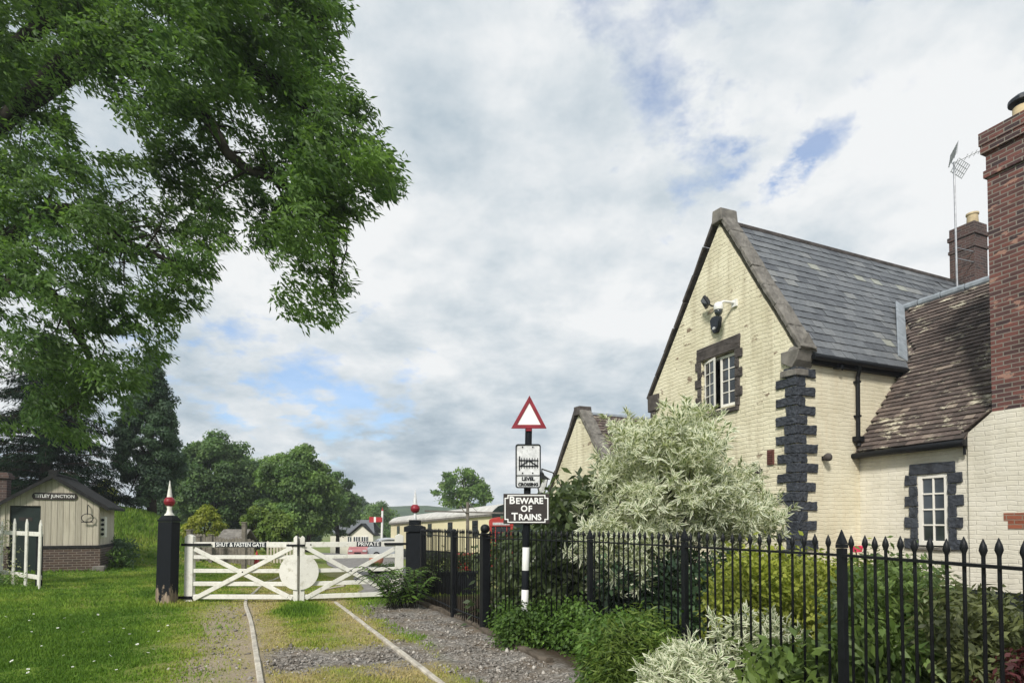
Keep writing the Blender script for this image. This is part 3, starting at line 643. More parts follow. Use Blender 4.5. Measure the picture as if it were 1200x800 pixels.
# ------------------------------------------------------------------ crossing gates
def gate_leaf(name, label, A, B, signtxt, s0, s1, hinge_first):
    A = np.array([A[0], A[1], 0.]); B = np.array([B[0], B[1], 0.]); e = (B-A); L = np.linalg.norm(e); e /= L; n = np.array([e[1], -e[0], 0])  # n faces the camera
    t = thing(name, A if hinge_first else B, label, 'gate', 'white level crossing gates')
    P = lambda u, z, o=0.: A+e*u+UP*z+n*o
    def stile(u, wd, z1, nm):
        m = MB(); m.prism([P(u-wd/2, .01, .05), P(u+wd/2, .01, .05), P(u+wd/2, z1-.04, .05), P(u, z1, .05), P(u-wd/2, z1-.04, .05)], -n*.1); m.build(nm, M['white'], t, bevel=.006)
    hu, mu = (.0, L-.045) if hinge_first else (L, .045)
    stile(hu+(.0), .155, 1.235, 'heel_post'); stile(mu, .082, 1.21, 'meeting_post')
    u0, u1 = (.08, L-.088) if hinge_first else (.088, L-.08)
    for z, h in ((1.045, .095), (.82, .068), (.57, .07), (.335, .075), (.10, .08)):
        m = MB(); m.box(P((u0+u1)/2, z), e*(u1-u0)/2, n*.03, UP*h/2); m.build('rail', M['white'], t, bevel=.004)
    za, zb = (.06, 1.0)
    for (z0, z1, off) in (((za, zb, .046), (zb-.03, za+.02, .0365)) if hinge_first else ((zb, za+.02, .046), (za+.02, zb-.05, .0365))):
        m = MB(); m.bar(P(u0+.02, z0, off), P(u1-.02, z1, off), .078, .012 if off < .04 else .03, side=UP); m.build('brace', M['white'], t, bevel=.003)
    # half of the round target
    m = MB(); cu = L-.004 if hinge_first else .004
    a0, a1 = (math.pi/2, 1.5*math.pi) if hinge_first else (-math.pi/2, math.pi/2)
    m.disc(P(cu, .56, .068), e, UP, .325, n*.014, 28, a0, a1); m.build('target_disc', M['white'], t)
    # name plate
    m = MB(); m.box(P((s0+s1)/2, 1.045, .036), e*(s1-s0)/2, n*.006, UP*.046); pl = m.build('sign_plate', M['navy'], t, bevel=.002)
    m = MB(); text_add(m, signtxt, P((s0+s1)/2, 1.043, .044), e, UP, (.105 if hinge_first else .10), .003, bold=.0015)
    lo = min(np.dot(np.array(v)-A, e) for v in m.v); hi = max(np.dot(np.array(v)-A, e) for v in m.v); k = (s1-s0-.05)/(hi-lo); cm = (s0+s1)/2
    m.v = [tuple(np.array(v)+e*((np.dot(np.array(v)-A, e)-(lo+hi)/2)*k+cm-np.dot(np.array(v)-A, e))) for v in m.v]
    m.build('lettering', M['white_sign'], pl)
    # straps
    h0, h1 = (-.13, .42) if hinge_first else (L-.29, L+.16)
    m = MB(); m.box(P((h0+h1)/2, 1.045, .058), e*(h1-h0)/2, n*.006, UP*.022); m.build('hinge_strap', M['iron'], t)
    h0, h1 = (-.19, .09) if hinge_first else (L-.10, L+.16)
    m = MB(); m.box(P((h0+h1)/2, .085, .058), e*(h1-h0)/2, n*.007, UP*.028); m.build('hinge_strap', M['iron'], t)
    for u in (u0+.1, (u0+u1)/2, u1-.1):
        for z in (1.045, .10) if u != (u0+u1)/2 else (.555,):
            m = MB(); m.lathe([(.013, 0), (.013, .006), (.007, .011)], (0, 0, 0), 8); o_ = .032 if z != .555 else .062; m.v = [tuple(P(u+q[0], z+q[1], o_+q[2])) for q in m.v]; m.build('bolt', M['iron'], t)
    return t, P, L, e, n
GA = gp(222, 705)[:2]; GM = gp(350, 705.5)[:2]; GB = gp(467.5, 701)[:2]
GAP = .006
tl, PL, LL, eL, nL = gate_leaf('crossing_gate', 'left leaf of the white gate lettered SHUT & FASTEN GATE', GA, GM, 'SHUT & FASTEN GATE', .48, 1.42, True)
tr, PR, LR, eR, nR = gate_leaf('crossing_gate', 'right leaf of the white gate, lettered PRIVATE, hung from the finial post by the railings', GM+np.array([.012, 0]), GB, 'PRIVATE', 1.0, 1.44, False)
m = MB(); m.box(PL(LL+.002, 1.05, .066), eL*.009, nL*.009, UP*.2); m.box(PL(LL-.04, 1.035, .060), eL*.17, nL*.005, UP*.018); m.build('gate_latch', M['iron'], tl)

# gate posts
def finial(m_white, m_red, c, z0, zball, rb, ztop, t, slender=False):
    m = MB(); c = np.array([c[0], c[1], 0])
    if slender: m.lathe([(.035, z0), (.028, z0+.06), (.022, zball-rb*.9)], c, 14)
    else: m.lathe([(.085, z0), (.08, z0+.012), (.05, z0+.05), (.036, z0+.11), (.045, zball-rb*.92)], c, 16)
    m.build('finial_base', m_white, t, smooth=True, bevel=.003)
    m = MB(); m.lathe([(.002+rb*math.sin(math.pi*i/12), zball-rb*math.cos(math.pi*i/12)) for i in range(13)], c, 20); m.lathe([(rb*1.03, zball-.008), (rb*1.05, zball), (rb*1.03, zball+.008)], c, 20)
    m.build('finial_ball', m_red, t, smooth=True)
    m = MB(); m.lathe([(.046, zball+rb*.85), (.044, zball+rb*.95), (.022, zball+rb+(ztop-zball-rb)*.55), (.003, ztop)], c, 14); m.build('finial_spike', m_white, t, smooth=True)
lpb = gp(195, 707); lpc = np.array([lpb[0], lpb[1], 0]); hw = .20
t = thing('gate_post', lpc, 'stout black timber post with peeling foot and red ball finial beside the lawn', 'gate post', 'finial topped gate posts')
def sq(m, c, h0, h1, z0, z1, ex=eL, ey=nL, lean=0):
    c = np.asarray(c); lo = [c+ex*sx*h0+ey*sy*h0+UP*z0 for sx, sy in ((-1, -1), (1, -1), (1, 1), (-1, 1))]; hi = [c+ex*(sx*h1+lean)+ey*sy*h1+UP*z1 for sx, sy in ((-1, -1), (1, -1), (1, 1), (-1, 1))]
    m.add(lo+hi, [(0, 3, 2, 1), (4, 5, 6, 7)]+[(i, (i+1) % 4, 4+(i+1) % 4, 4+i) for i in range(4)])
    if np.dot(np.cross(ex, ey), UP) < 0: m.f[-6:] = [f[::-1] for f in m.f[-6:]]
m = MB(); sq(m, lpc, .132, .128, -.3, 1.46, lean=.03); m.build('post', M['peel'], t, bevel=.012)
m = MB(); sq(m, lpc+eL*.03, .135, .135, 1.463, 1.50); sq(m, lpc+eL*.03, .128, .09, 1.501, 1.57); m.build('cap', M['timber_black'], t, bevel=.006)
finial(M['white'], M['red'], lpc[:2]+eL[:2]*.03, 1.573, 1.82, .09, 2.20, t)
rpb = gp(486, 700); rpc = np.array([rpb[0], rpb[1], 0])
t = thing('gate_post', rpc, 'black post with stepped cap and red ball finial, where the gate meets the railings', 'gate post', 'finial topped gate posts')
m = MB(); sq(m, rpc, .150, .148, -.3, 1.27); m.build('post', M['timber_black'], t, bevel=.01)
m = MB(); sq(m, rpc, .18, .18, 1.273, 1.37); sq(m, rpc, .175, .1, 1.371, 1.40); sq(m, rpc, .1, .1, 1.401, 1.5); m.build('cap', M['timber_black'], t, bevel=.006)
finial(M['plate_grey'], M['red'], rpc[:2], 1.503, 1.72, .088, 2.10, t, True)

# ------------------------------------------------------------------ iron railings
FP = [np.array(p) for p in ([-1.66, 11.1], [-.89, 9.16], [-.36, 8.0], [.83, 6.36], [1.42, 4.92], [1.93, 3.5], [2.12, 1.75])]
def picket_mb(p, zt=1.345, z0=-.05):
    m = MB(); c = (p[0], p[1], 0)
    m.lathe([(.008, z0), (.008, zt-.085), (.0085, zt-.075), (.0165, zt-.052), (.0125, zt-.03), (.001, zt)], c, 8); return m
def flat_rail(m, p, q, z, w_=.02, h=.007): m.bar((p[0], p[1], z), (q[0], q[1], z), h*2, w_*2, side=UP)
def ironpost(p, w_, zt, kind, t):
    m = MB(); c = np.array([p[0], p[1], 0]); ex = np.array([.88, -.47, 0]); ex = np.array([.42, -.907, 0]); ey = np.array([.907, .42, 0])
    if kind == 'point': sq(m, c, w_/2, w_/2, -.2, zt-.11, ex, ey); sq(m, c, w_/2*1.15, w_/2*1.15, zt-.108, zt-.085, ex, ey); sq(m, c, w_/2*1.15, w_/2*.1, zt-.084, zt, ex, ey)
    elif kind == 'round': sq(m, c, w_/2, w_/2, -.2, zt-.05, ex, ey); m.lathe([(w_*.5, zt-.05), (w_*.55, zt-.03), (w_*.35, zt-.008), (.004, zt)], c, 12)
    else:
        sq(m, c, w_/2, w_/2, -.2, zt-.17, ex, ey); sq(m, c, w_*.6, w_*.6, zt-.168, zt-.14, ex, ey); m.lathe([(.002+.062*math.sin(math.pi*i/10), zt-.078-.062*math.cos(math.pi*i/10)) for i in range(11)], c, 16)
    return m.build('post', M['iron'], t, bevel=.004)
def railing(name, label, pts, kinds, grp):
    t = thing(name, (pts[0][0], pts[0][1], 0), label, 'railings', grp); proto = None; o0 = np.array([pts[0][0], pts[0][1], 0])
    for p, kd in zip(pts, kinds):
        if kd: ironpost(p, *kd, t)
    for p, q in zip(pts[:-1], pts[1:]):
        L = np.linalg.norm(q-p); e = (q-p)/L
        m = MB(); flat_rail(m, p+e*.02, q-e*.02, 1.225); m.build('top_rail', M['iron'], t)
        m = MB(); flat_rail(m, p+e*.02, q-e*.02, .13); m.build('bottom_rail', M['iron'], t)
        n = max(1, int(round(L/.093))); 
        for i in range(1, n):
            pp = p+e*L*i/n
            if proto is None: proto = picket_mb(o0[:2]).build('picket', M['iron'], t, smooth=True); o = proto
            else: o = proto.copy(); COL.objects.link(o)
            o.location = (pp[0]-o0[0]+random.gauss(0, .002), pp[1]-o0[1]+random.gauss(0, .002), random.gauss(0, .004)); o.rotation_euler = (random.gauss(0, .0035), random.gauss(0, .0035), random.uniform(0, .5))
    return t
railing('iron_railing', 'short run of black iron railings between the finial gate post and the ball-topped post', FP[:2]+[FP[2]+(FP[1]-FP[2])*.04], [(.075, 1.335, 'round'), (.08, 1.345, 'round'), None], 'black iron railings')
railing('iron_railing', 'long run of black spear-topped railings in front of the cottage garden', FP[2:], [(.115, 1.43, 'ball'), (.05, 1.36, 'point'), (.044, 1.375, 'point'), (.042, 1.375, 'point'), (.045, 1.37, 'point')], 'black iron railings')

# ------------------------------------------------------------------ warning sign post
SY = 7.12; sb = at(614, 735, SY); sb[2] = 0; st_ = at(619.5, 505, SY)
t = thing('crossing_sign', (sb[0], sb[1], 0), 'banded post with red triangle, gate picture and BEWARE OF TRAINS board by the railings', 'road sign')
ax = (st_-sb)/st_[2]
S = lambda z: sb+ax*z
zof = lambda y: (at(616, y, SY))[2]
bands = [(zof(718.5), zof(690.5), 'white'), (zof(690.3), zof(668.3), 'timber_black'), (zof(668), zof(641), 'white'), (zof(640.8), zof(502), 'timber_black')]
m = MB(); m.tube([S(-.3), S(bands[0][0]-.002)], .044, 16); m.build('post_band', M['timber_black'], t, smooth=True, bevel=.004)
for z0, z1, mm_ in bands:
    m = MB(); m.tube([S(z0), S(z1)], .0435 if z1 < 1.3 else .041, 16); m.build('post_band', M['white_sign'] if mm_ == 'white' else M['timber_black'], t, smooth=True, bevel=.004)
fx = np.array([1, 0, .0]); fx = fx/np.linalg.norm(fx); fy = np.array([ax[0], 0, 1.]); fy /= np.linalg.norm(fy); fn = np.array([0, -1., 0])
pc = lambda px, py, o: (lambda q: q+fn*o)(at(px, py, SY))
# board
bl, br2, bt, bb = at(590, 596, SY)[0], at(643.5, 596, SY)[0], zof(578.5), zof(613.5)
def notched(x0, x1, z0, z1, k, y): return [np.array(p) for p in ((x0+k, y, z0), (x1-k, y, z0), (x1-k, y, z0+k), (x1, y, z0+k), (x1, y, z1-k), (x1-k, y, z1-k), (x1-k, y, z1), (x0+k, y, z1), (x0+k, y, z1-k), (x0, y, z1-k), (x0, y, z0+k), (x0+k, y, z0+k))]
yb = SY-.05
m = MB(); m.prism([(bl, yb, bb), (br2, yb, bb), (br2, yb, bt), (bl, yb, bt)], (0, -.02, 0)); board = m.build('warning_board', M['brownplate'], t, bevel=.004)
def ring(poly_o, poly_i, ext):
    m = MB(); n = len(poly_o)
    for i in range(n):
        j = (i+1) % n; m.prism([poly_o[i], poly_o[j], poly_i[j], poly_i[i]], ext)
    return m
k = .034; q = .012
ro = notched(bl+.014, br2-.014, bb+.014, bt-.014, k, yb-.0205); ri = notched(bl+.014+q, br2-.014-q, bb+.014+q, bt-.014-q, k, yb-.0205)
ring(ro, ri, (0, -.005, 0)).build('border', M['white_sign'], board)
m = MB(); cxm = (bl+br2)/2; hz = bt-bb
def smallcaps(m, first, rest, cx_, z, big, sm):
    mm1 = MB(); w1 = text_add(mm1, first, (0, 0, 0), (1, 0, 0), (0, 0, 1), big, .005, 'LEFT', .003)
    mm2 = MB(); w2 = text_add(mm2, rest, (0, 0, 0), (1, 0, 0), (0, 0, 1), sm, .005, 'LEFT', .003)
    gap = .012; tot = w1+gap+w2; x0 = cx_-tot/2
    b1 = min(v[2] for v in mm1.v); b2 = min(v[2] for v in mm2.v); l1 = min(v[0] for v in mm1.v); l2 = min(v[0] for v in mm2.v)
    m.add([(v[0]-l1+x0, yb-.0225+v[1], v[2]-b1+z) for v in mm1.v], mm1.f); m.add([(v[0]-l2+x0+w1+gap, yb-.0225+v[1], v[2]-b2+z) for v in mm2.v], mm2.f)
smallcaps(m, 'B', 'EWARE', cxm, bb+hz*.66, .122, .098); smallcaps(m, 'O', 'F', cxm, bb+hz*.40, .10, .098); smallcaps(m, 'T', 'RAINS', cxm, bb+hz*.12, .122, .098)
m.build('lettering', M['white_sign'], board)
# picture plate
pl_, pr_ = at(604, 546, SY)[0], at(633.5, 546, SY)[0]; pt, pb = zof(521), zof(572); ps = zof(557.5); sl = .02
def rrect(x0, x1, z0, z1, r, y, n=5):
    P = []
    for cx_, cz_, a0 in ((x1-r, z1-r, 0), (x0+r, z1-r, math.pi/2), (x0+r, z0+r, math.pi), (x1-r, z0+r, 1.5*math.pi)):
        for i in range(n+1): a = a0+math.pi/2*i/n; P.append(np.array([cx_+r*math.cos(a), y, cz_+r*math.sin(a)]))
    return P
yp = SY-.047
m = MB(); m.prism(rrect(pl_, pr_, pb, pt, .03, yp), (0, -.016, 0)); plate = m.build('picture_plate', M['plate_grey'], t, bevel=.002)
ring(rrect(pl_, pr_, pb, pt, .03, yp-.0165), rrect(pl_+.014, pr_-.014, pb+.014, pt-.014, .02, yp-.0165), (0, -.008, 0)).build('border', M['timber_black'], plate)
m = MB(); m.prism([(pl_+.014, yp-.0165, ps-.005), (pr_-.014, yp-.0165, ps-.005), (pr_-.014, yp-.0165, ps+.006), (pl_+.014, yp-.0165, ps+.006)], (0, -.004, 0))
gw = pr_-pl_; gz0 = ps+.085; gz1 = gz0+.13; yq = yp-.0165
def fl(x0, z0, x1, z1, w_): m.bar((x0, yq-.002, z0), (x1, yq-.002, z1), w_, .004, side=(0, 0, 1) if abs(x1-x0) > abs(z1-z0) else (1, 0, 0))
fl(pl_+gw*.16, gz0-.025, pl_+gw*.16, gz1+.015, .013)
for i in range(7): fl(pl_+gw*(.24+.105*i), gz0, pl_+gw*(.24+.105*i), gz1-.005, .008)
m2 = m; yq -= .0045
fl(pl_+gw*.13, gz0+.028, pr_-gw*.1, gz0+.028, .012); fl(pl_+gw*.13, gz1-.035, pr_-gw*.1, gz1-.035, .012)
yq -= .0045
m.bar((pl_+gw*.2, yq-.002, gz0+.03), (pl_+gw*.52, yq-.002, gz1-.035), .01, .004, side=UP); m.bar((pl_+gw*.52, yq-.002, gz1-.035), (pr_-gw*.14, yq-.002, gz0+.03), .01, .004, side=UP)
m.build('gate_picture', M['timber_black'], plate)
m = MB(); text_add(m, 'LEVEL', ((pl_+pr_)/2, yp-.019, ps-.040), (1, 0, 0), UP, .058, .004, bold=.0028); text_add(m, 'CROSSING', ((pl_+pr_)/2, yp-.019, pb+.042), (1, 0, 0), UP, .049, .004, bold=.0028); m.build('lettering', M['timber_black'], plate)
m = MB()
for fx_ in (.28, .68):
    for zz_ in (pt-.035, ps+.03): m.lathe([(.009, 0), (.009, .006), (.004, .009)], (0, 0, 0), 8); m.v[-24:] = [(pl_+gw*fx_+v[0], yp-.0165-v[2], zz_+v[1]) for v in m.v[-24:]]
m.build('fixing_bolt', M['iron'], plate)
# triangle
A_, B_, C_ = [at(*p, SY-.045) for p in ((620.5, 463.5), (599, 502), (640.5, 502))]
ctr = (A_+B_+C_)/3; inn = lambda p, k: ctr+(p-ctr)*k
m = MB(); m.prism([inn(p, .93) for p in (A_, C_, B_)], (0, -.012, 0)); tp = m.build('triangle_plate', M['white_sign'], t)
ring([A_, C_, B_], [inn(p, .66) for p in (A_, C_, B_)], (0, -.02, 0)).build('red_border', M['red'], tp, bevel=.003)
m = MB(); m.box(S(zof(503.5))+fn*.02, (.035, 0, 0), (0, .035, 0), (0, 0, .022)); m.build('bracket', M['red'], t, bevel=.004)
#@@HOUSE
# ------------------------------------------------------------------ station house
house = thing('station_house', H(2, 0, 0), 'tall cream painted brick station house with steep slate roof and navy quoins', 'house')
AL, AP, ZE, ZA = 4.47, 2.0, 4.72, 8.22
SLR = (ZA-ZE)/(AP+.1); SLL = (ZA-ZE)/(AL+.1-AP)
m = MB()
gpoly = [(0, -1), (AL, -1), (AL, ZE+.05), (AP, ZA-.05), (0, ZE+.12)]
# gable wall built round the window opening (a 1.55..2.62, z 4.0..5.22)
wa0, wa1, wz0, wz1 = 1.55, 2.62, 4.0, 5.22
def gpz(a): return ZE+.1+SLR*(a) if a < AP else ZE+.1+SLL*(AL-a)
for poly in ([(0, -1), (wa0, -1), (wa0, gpz(wa0)), (0, gpz(0))], [(wa1, -1), (AL, -1), (AL, gpz(AL)), (wa1, gpz(wa1))], [(wa0, -1), (wa1, -1), (wa1, wz0), (wa0, wz0)], [(wa0, wz1), (wa1, wz1), (wa1, gpz(wa1)), (AP, gpz(AP)), (wa0, gpz(wa0))]):
    m.prism([H(a, 0, z) for a, z in poly], NH*.28)
m.build('gable_wall', M['cream'], house)
m = MB(); m.prism([H(0, .281, -1), H(0, 9.9, -1), H(0, 9.9, ZE+.05), H(0, .281, ZE+.05)], TH*.28); m.build('side_wall', M['cream_side'], house)
m = MB(); m.prism([H(AL, .281, -1), H(AL, 9.9, -1), H(AL, 9.9, ZE), H(AL, .281, ZE)], -TH*.28)
m.prism([H(.281, 9.9, -1), H(AL-.281, 9.9, -1), H(AL-.281, 9.9, ZE), H(AP, 9.9, ZA-.1), H(.281, 9.9, ZE)], -NH*.28); m.hbox(wa0-.2, wa1+.2, 1.0, 1.05, 3.7, 5.5); m.build('rear_wall', M['cream_side'], house)

def tiles(name, m_, parent, P0, eu, ev, lu, lv, tw, gauge, th, mask=None, seed=0, jit=.004):
    g = np.random.default_rng(seed); eu = np.asarray(eu); ev = np.asarray(ev); n = np.cross(eu, ev); n = n if n[2] > 0 else -n
    mb = MB(); rows = int(lv/gauge)+1; cols = int(lu/tw)+2
    for i in range(rows):
        rowc = g.normal(0, .13)
        for j in range(-1, cols):
            u = (j+.5*(i % 2))*tw+tw*.5; v = i*gauge
            if u < 0 or u > lu or (mask and not mask(u, v)): continue
            ln = gauge*1.5; mb.cur = float(np.clip(g.beta(2, 2.4)+rowc, 0, 1))
            lo = P0+eu*u+ev*v+n*(th*2.1+g.normal(0, jit)); hi = lo+ev*ln-n*th*1.9
            a = ev*ln/2-n*th*.95
            k = g.normal(0, .008); ax = eu*tw*.495+n*k*tw
            mb.box((lo+hi)/2+ev*g.normal(0, jit), ax, a, n*th/2)
    return mb.build(name, m_, parent)
# slate roof
sl_ev = TH+UP*SLR; sl_len = np.linalg.norm(TH*(AP+.14)+UP*SLR*(AP+.14)); sl_ev /= np.linalg.norm(sl_ev)
E0 = H(-.14, .30, ZE)
m = MB(); rz = ZA+.05
m.prism([H(-.14, .30, ZE-.03), H(AP, .30, ZA-.02), H(AP, 9.95, ZA-.02), H(-.14, 9.95, ZE-.03)], UP*.02)
sr_ = m.build('slate_roof', M['slate'], house)
BR_SL, B0 = 1.206, 1.79
def wz(b): return 3.06+BR_SL*(b-B0)
pn = np.cross(TH, NH+BR_SL*UP); pn /= np.linalg.norm(pn)
def hit(px, py): r = ray(px, py); return CAMP+r*(np.dot(H(0, B0, 3.06)-CAMP, pn)/np.dot(r, pn))
q1 = hit(1062, 362)-K; BRG = float(q1@NH); ZRG = wz(BRG)
def slate_mask(u, v):
    p = E0+NH*u+sl_ev*v-K; a = float(p@TH); b = float(p@NH); z = p[2]
    return not (b > B0 and b < BRG+1.0 and z < min(wz(b), ZRG)-.1 and a > .3)
tiles('slates', M['slate'], sr_, E0, NH, sl_ev, 9.6, sl_len-.1, .31, .215, .011, slate_mask, 4, .002)
m = MB(); m.prism([H(AL+.12, .30, ZE-.03), H(AP, .30, ZA), H(AP, 9.95, ZA), H(AL+.12, 9.95, ZE-.03)], UP*.03); m.build('rear_slope', M['slate'], sr_)
m = MB(); m.tube([H(AP, .30, ZA+.05), H(AP, 9.95, ZA+.05)], .075, 6); m.build('ridge_tile', M['darkstone'], sr_)
# copings and kneelers
def coping(a0, z0, a1, z1, wb0, wb1, th, nseg, mm_, seed):
    g = np.random.default_rng(seed); e = TH*(a1-a0)+UP*(z1-z0); L = np.linalg.norm(e); e /= L; n = np.cross(NH, e); n = n if n[2] > 0 else -n; m = MB()
    for i in range(nseg):
        s0 = L*i/nseg+.001; s1 = L*(i+1)/nseg-.001; c = H(a0, (wb0+wb1)/2, z0)+e*(s0+s1)/2+n*(th/2+g.normal(0, .006))
        m.box(c, NH*(wb1-wb0)/2, e*(s1-s0)/2, n*th/2)
    return m
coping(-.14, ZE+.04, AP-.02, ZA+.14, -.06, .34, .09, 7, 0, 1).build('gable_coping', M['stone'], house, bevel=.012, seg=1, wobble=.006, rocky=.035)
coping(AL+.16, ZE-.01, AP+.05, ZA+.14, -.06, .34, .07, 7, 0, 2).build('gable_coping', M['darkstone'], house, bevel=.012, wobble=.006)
m = MB(); m.prism([H(AP-.17, -.08, ZA+.0), H(AP+.17, -.08, ZA+.0), H(AP+.12, -.08, ZA+.30), H(AP-.12, -.08, ZA+.30)], NH*.48); m.build('apex_stone', M['stone'], house, bevel=.02, wobble=.008)
m = MB(); m.prism([H(-.16, -.07, ZE+.08), H(.28, -.07, ZE+.08), H(.28, -.07, ZE-.14), H(.02, -.07, ZE-.28), H(-.08, -.07, ZE-.14)], NH*.5)
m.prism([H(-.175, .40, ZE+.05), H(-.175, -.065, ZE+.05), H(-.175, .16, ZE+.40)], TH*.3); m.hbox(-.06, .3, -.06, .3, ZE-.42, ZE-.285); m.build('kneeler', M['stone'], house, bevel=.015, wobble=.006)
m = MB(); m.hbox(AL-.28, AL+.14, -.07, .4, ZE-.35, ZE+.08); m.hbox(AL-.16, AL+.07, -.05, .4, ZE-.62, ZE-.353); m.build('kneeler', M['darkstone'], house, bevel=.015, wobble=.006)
m = MB(); m.hbox(AL-.22, AL+.03, -.03, .4, 3.4, 3.62); m.hbox(AL-.38, AL+.03, -.028, .4, 3.0, 3.2); m.hbox(AL-.24, AL+.03, -.03, .4, 2.6, 2.8); m.build('corner_stones', M['stone'], house, bevel=.012, wobble=.008)
# quoins
m = MB(); z = .0; i = 0
while z < 4.36:
    h = .186
    la, lb = (.44, .24) if i % 2 == 0 else (.22, .52)
    la *= random.uniform(.93, 1.07); lb *= random.uniform(.93, 1.07); pr = random.uniform(.035, .055)
    m.hbox(-pr, la, -pr, .05, z+.006, z+h-.006); m.hbox(-pr, .05, .051, lb, z+.006, z+h-.006); z += h; i += 1
qo = m.build('quoins', M['quoin'], house, bevel=.008, seg=1, wobble=.007, rocky=.038)

# windows
def casement(parent, O, e, n, w_, h, cols, rows, fw=.055, mw=.022, d=.045, name='window', m_=None):
    O = np.asarray(O, float); m = MB(); P = lambda u, v, o=0: O+e*u+UP*v+n*o
    for u0, u1, v0, v1 in ((0, fw, 0, h), (w_-fw, w_, 0, h), (fw, w_-fw, 0, fw*1.15), (fw, w_-fw, h-fw, h)): m.box(P((u0+u1)/2, (v0+v1)/2), e*(u1-u0)/2, n*d/2, UP*(v1-v0)/2)
    iw = w_-2*fw; ih = h-2.15*fw
    for i in range(1, cols): m.box(P(fw+iw*i/cols, fw*1.15+ih/2), e*mw/2, n*d*.38, UP*ih/2)
    for j in range(1, rows): m.box(P(w_/2, fw*1.15+ih*j/rows), e*iw/2, n*d*.36, UP*mw/2)
    o = m.build(name, m_ or M['frame_white'], parent, bevel=.004)
    m = MB(); m.box(P(w_/2, fw*1.15+ih/2, -.004), e*iw/2, n*.003, UP*ih/2); m.build('pane', M['glass'], o); return o
m = MB(); m.hbox(wa0-.15, wa1+.15, -.03, .2, wz1+.003, wz1+.31)
for side_, a0, sgn in ((0, wa0, -1), (1, wa1, 1)):
    for i in range(6):
        l = (.12, .20)[i % 2]*random.uniform(.9, 1.1); z0 = wz0-.02+i*(wz1-wz0+.02)/6; z1 = z0+(wz1-wz0+.02)/6-.004
        x0, x1 = sorted((a0, a0+sgn*l)); m.hbox(x0, x1, -.028-random.random()*.012, .2, z0, z1)
m.hbox(wa0-.1, wa1+.1, -.06, .2, wz0-.12, wz0-.024); m.build('window_surround', M['darkstone'], house, bevel=.012, seg=1, wobble=.004, rocky=.03)
ww = (wa1-wa0)/2-.03
m = MB(); m.hbox(wa0+.001, wa1-.001, .12, .2, wz0, wz0+.05); m.hbox(wa0+.001, wa0+.04, .12, .2, wz0+.05, wz1); m.hbox(wa1-.04, wa1-.001, .12, .2, wz0+.05, wz1); m.hbox(wa0+.04, wa1-.04, .12, .2, wz1-.05, wz1-.001); m.hbox((wa0+wa1)/2-.03, (wa0+wa1)/2+.03, .12, .2, wz0+.05, wz1-.05); m.build('window_frame', M['frame_white'], house)
casement(house, H((wa0+wa1)/2-.01, .085, wz0+.04), -TH, -NH, ww, wz1-wz0-.07, 2, 4)
op = R(15); eo = TH*math.cos(op)-NH*math.sin(op)
casement(house, H(wa1-.03, .075, wz0+.04), -(TH*math.cos(op)+NH*math.sin(op)), -NH*math.cos(op)+TH*math.sin(op)*-1, ww*.98, wz1-wz0-.07, 2, 4, name='open_casement')
# gutters and downpipe
def gutter(p, q, r, m_, parent, name='gutter'):
    m = MB(); m.tube([p, q], r, 10); return m.build(name, m_, parent, smooth=True, bevel=.003)
m = MB(); m.prism([H(-.10, .36, ZE-.17), H(-.10, 3.55, ZE-.17), H(-.10, 3.55, ZE-.035), H(-.10, .36, ZE-.035)], TH*.1); m.build('fascia', M['iron'], house)
gutter(H(-.17, .30, ZE-.06), H(-.17, 3.5, ZE-.05), .055, M['iron'], house)
m = MB(); m.tube([H(-.15, 1.66, ZE-.08), H(-.07, 1.68, ZE-.3), H(-.06, 1.68, 3.15), H(-.09, 1.66, 3.0)], .04, 10); m.hbox(-.14, .0, 1.58, 1.76, 3.1, 3.2)
for z in (4.3, 3.6): m.hbox(-.105, 0, 1.63, 1.73, z, z+.04)
m.build('downpipe', M['iron'], house, smooth=False)
# wing
wing = house
m = MB(); gx0, gx1, gz0_, gz1_ = -1.69, -1.15, 1.0, 2.34
for a0, a1, z0, z1 in ((gx1, -.001, -1, 3.0), (-2.04, gx0, -1, 3.0), (gx0, gx1, -1, gz0_), (gx0, gx1, gz1_, 3.0)): m.hbox(a0, a1, B0, B0+.28, z0, z1)
m.hbox(-7, -2.04, B0+.05, B0+.28, -1, 3.0); m.build('wing_wall', M['white_wall'], house)
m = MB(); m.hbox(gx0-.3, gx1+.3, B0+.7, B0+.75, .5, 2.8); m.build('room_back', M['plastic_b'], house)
m = MB(); m.hbox(gx0-.13, gx1+.13, B0-.03, B0+.2, gz1_+.003, gz1_+.20)
for a0, sgn in ((gx0, -1), (gx1, 1)):
    for i in range(7):
        l = (.13, .235)[(i+1) % 2]*random.uniform(.92, 1.1); hh = (gz1_-gz0_+.04)/7; z0 = gz0_-.04+i*hh
        x0, x1 = sorted((a0, a0+sgn*l)); m.hbox(x0, x1, B0-.03-random.random()*.015, B0+.2, z0, z0+hh-.005)
m.build('window_surround', M['quoin'], house, bevel=.007, seg=1, wobble=.005, rocky=.024)
casement(house, H(gx1-.004, B0+.04, gz0_+.03), -TH, -NH, gx1-gx0-.008, gz1_-gz0_-.035, 2, 4, .075, .028, .07)
m = MB(); m.hbox(gx0-.05, gx1+.05, B0-.055, B0+.1, gz0_-.05, gz0_-.043+.04); m.build('window_sill', M['stone'], house, bevel=.006)
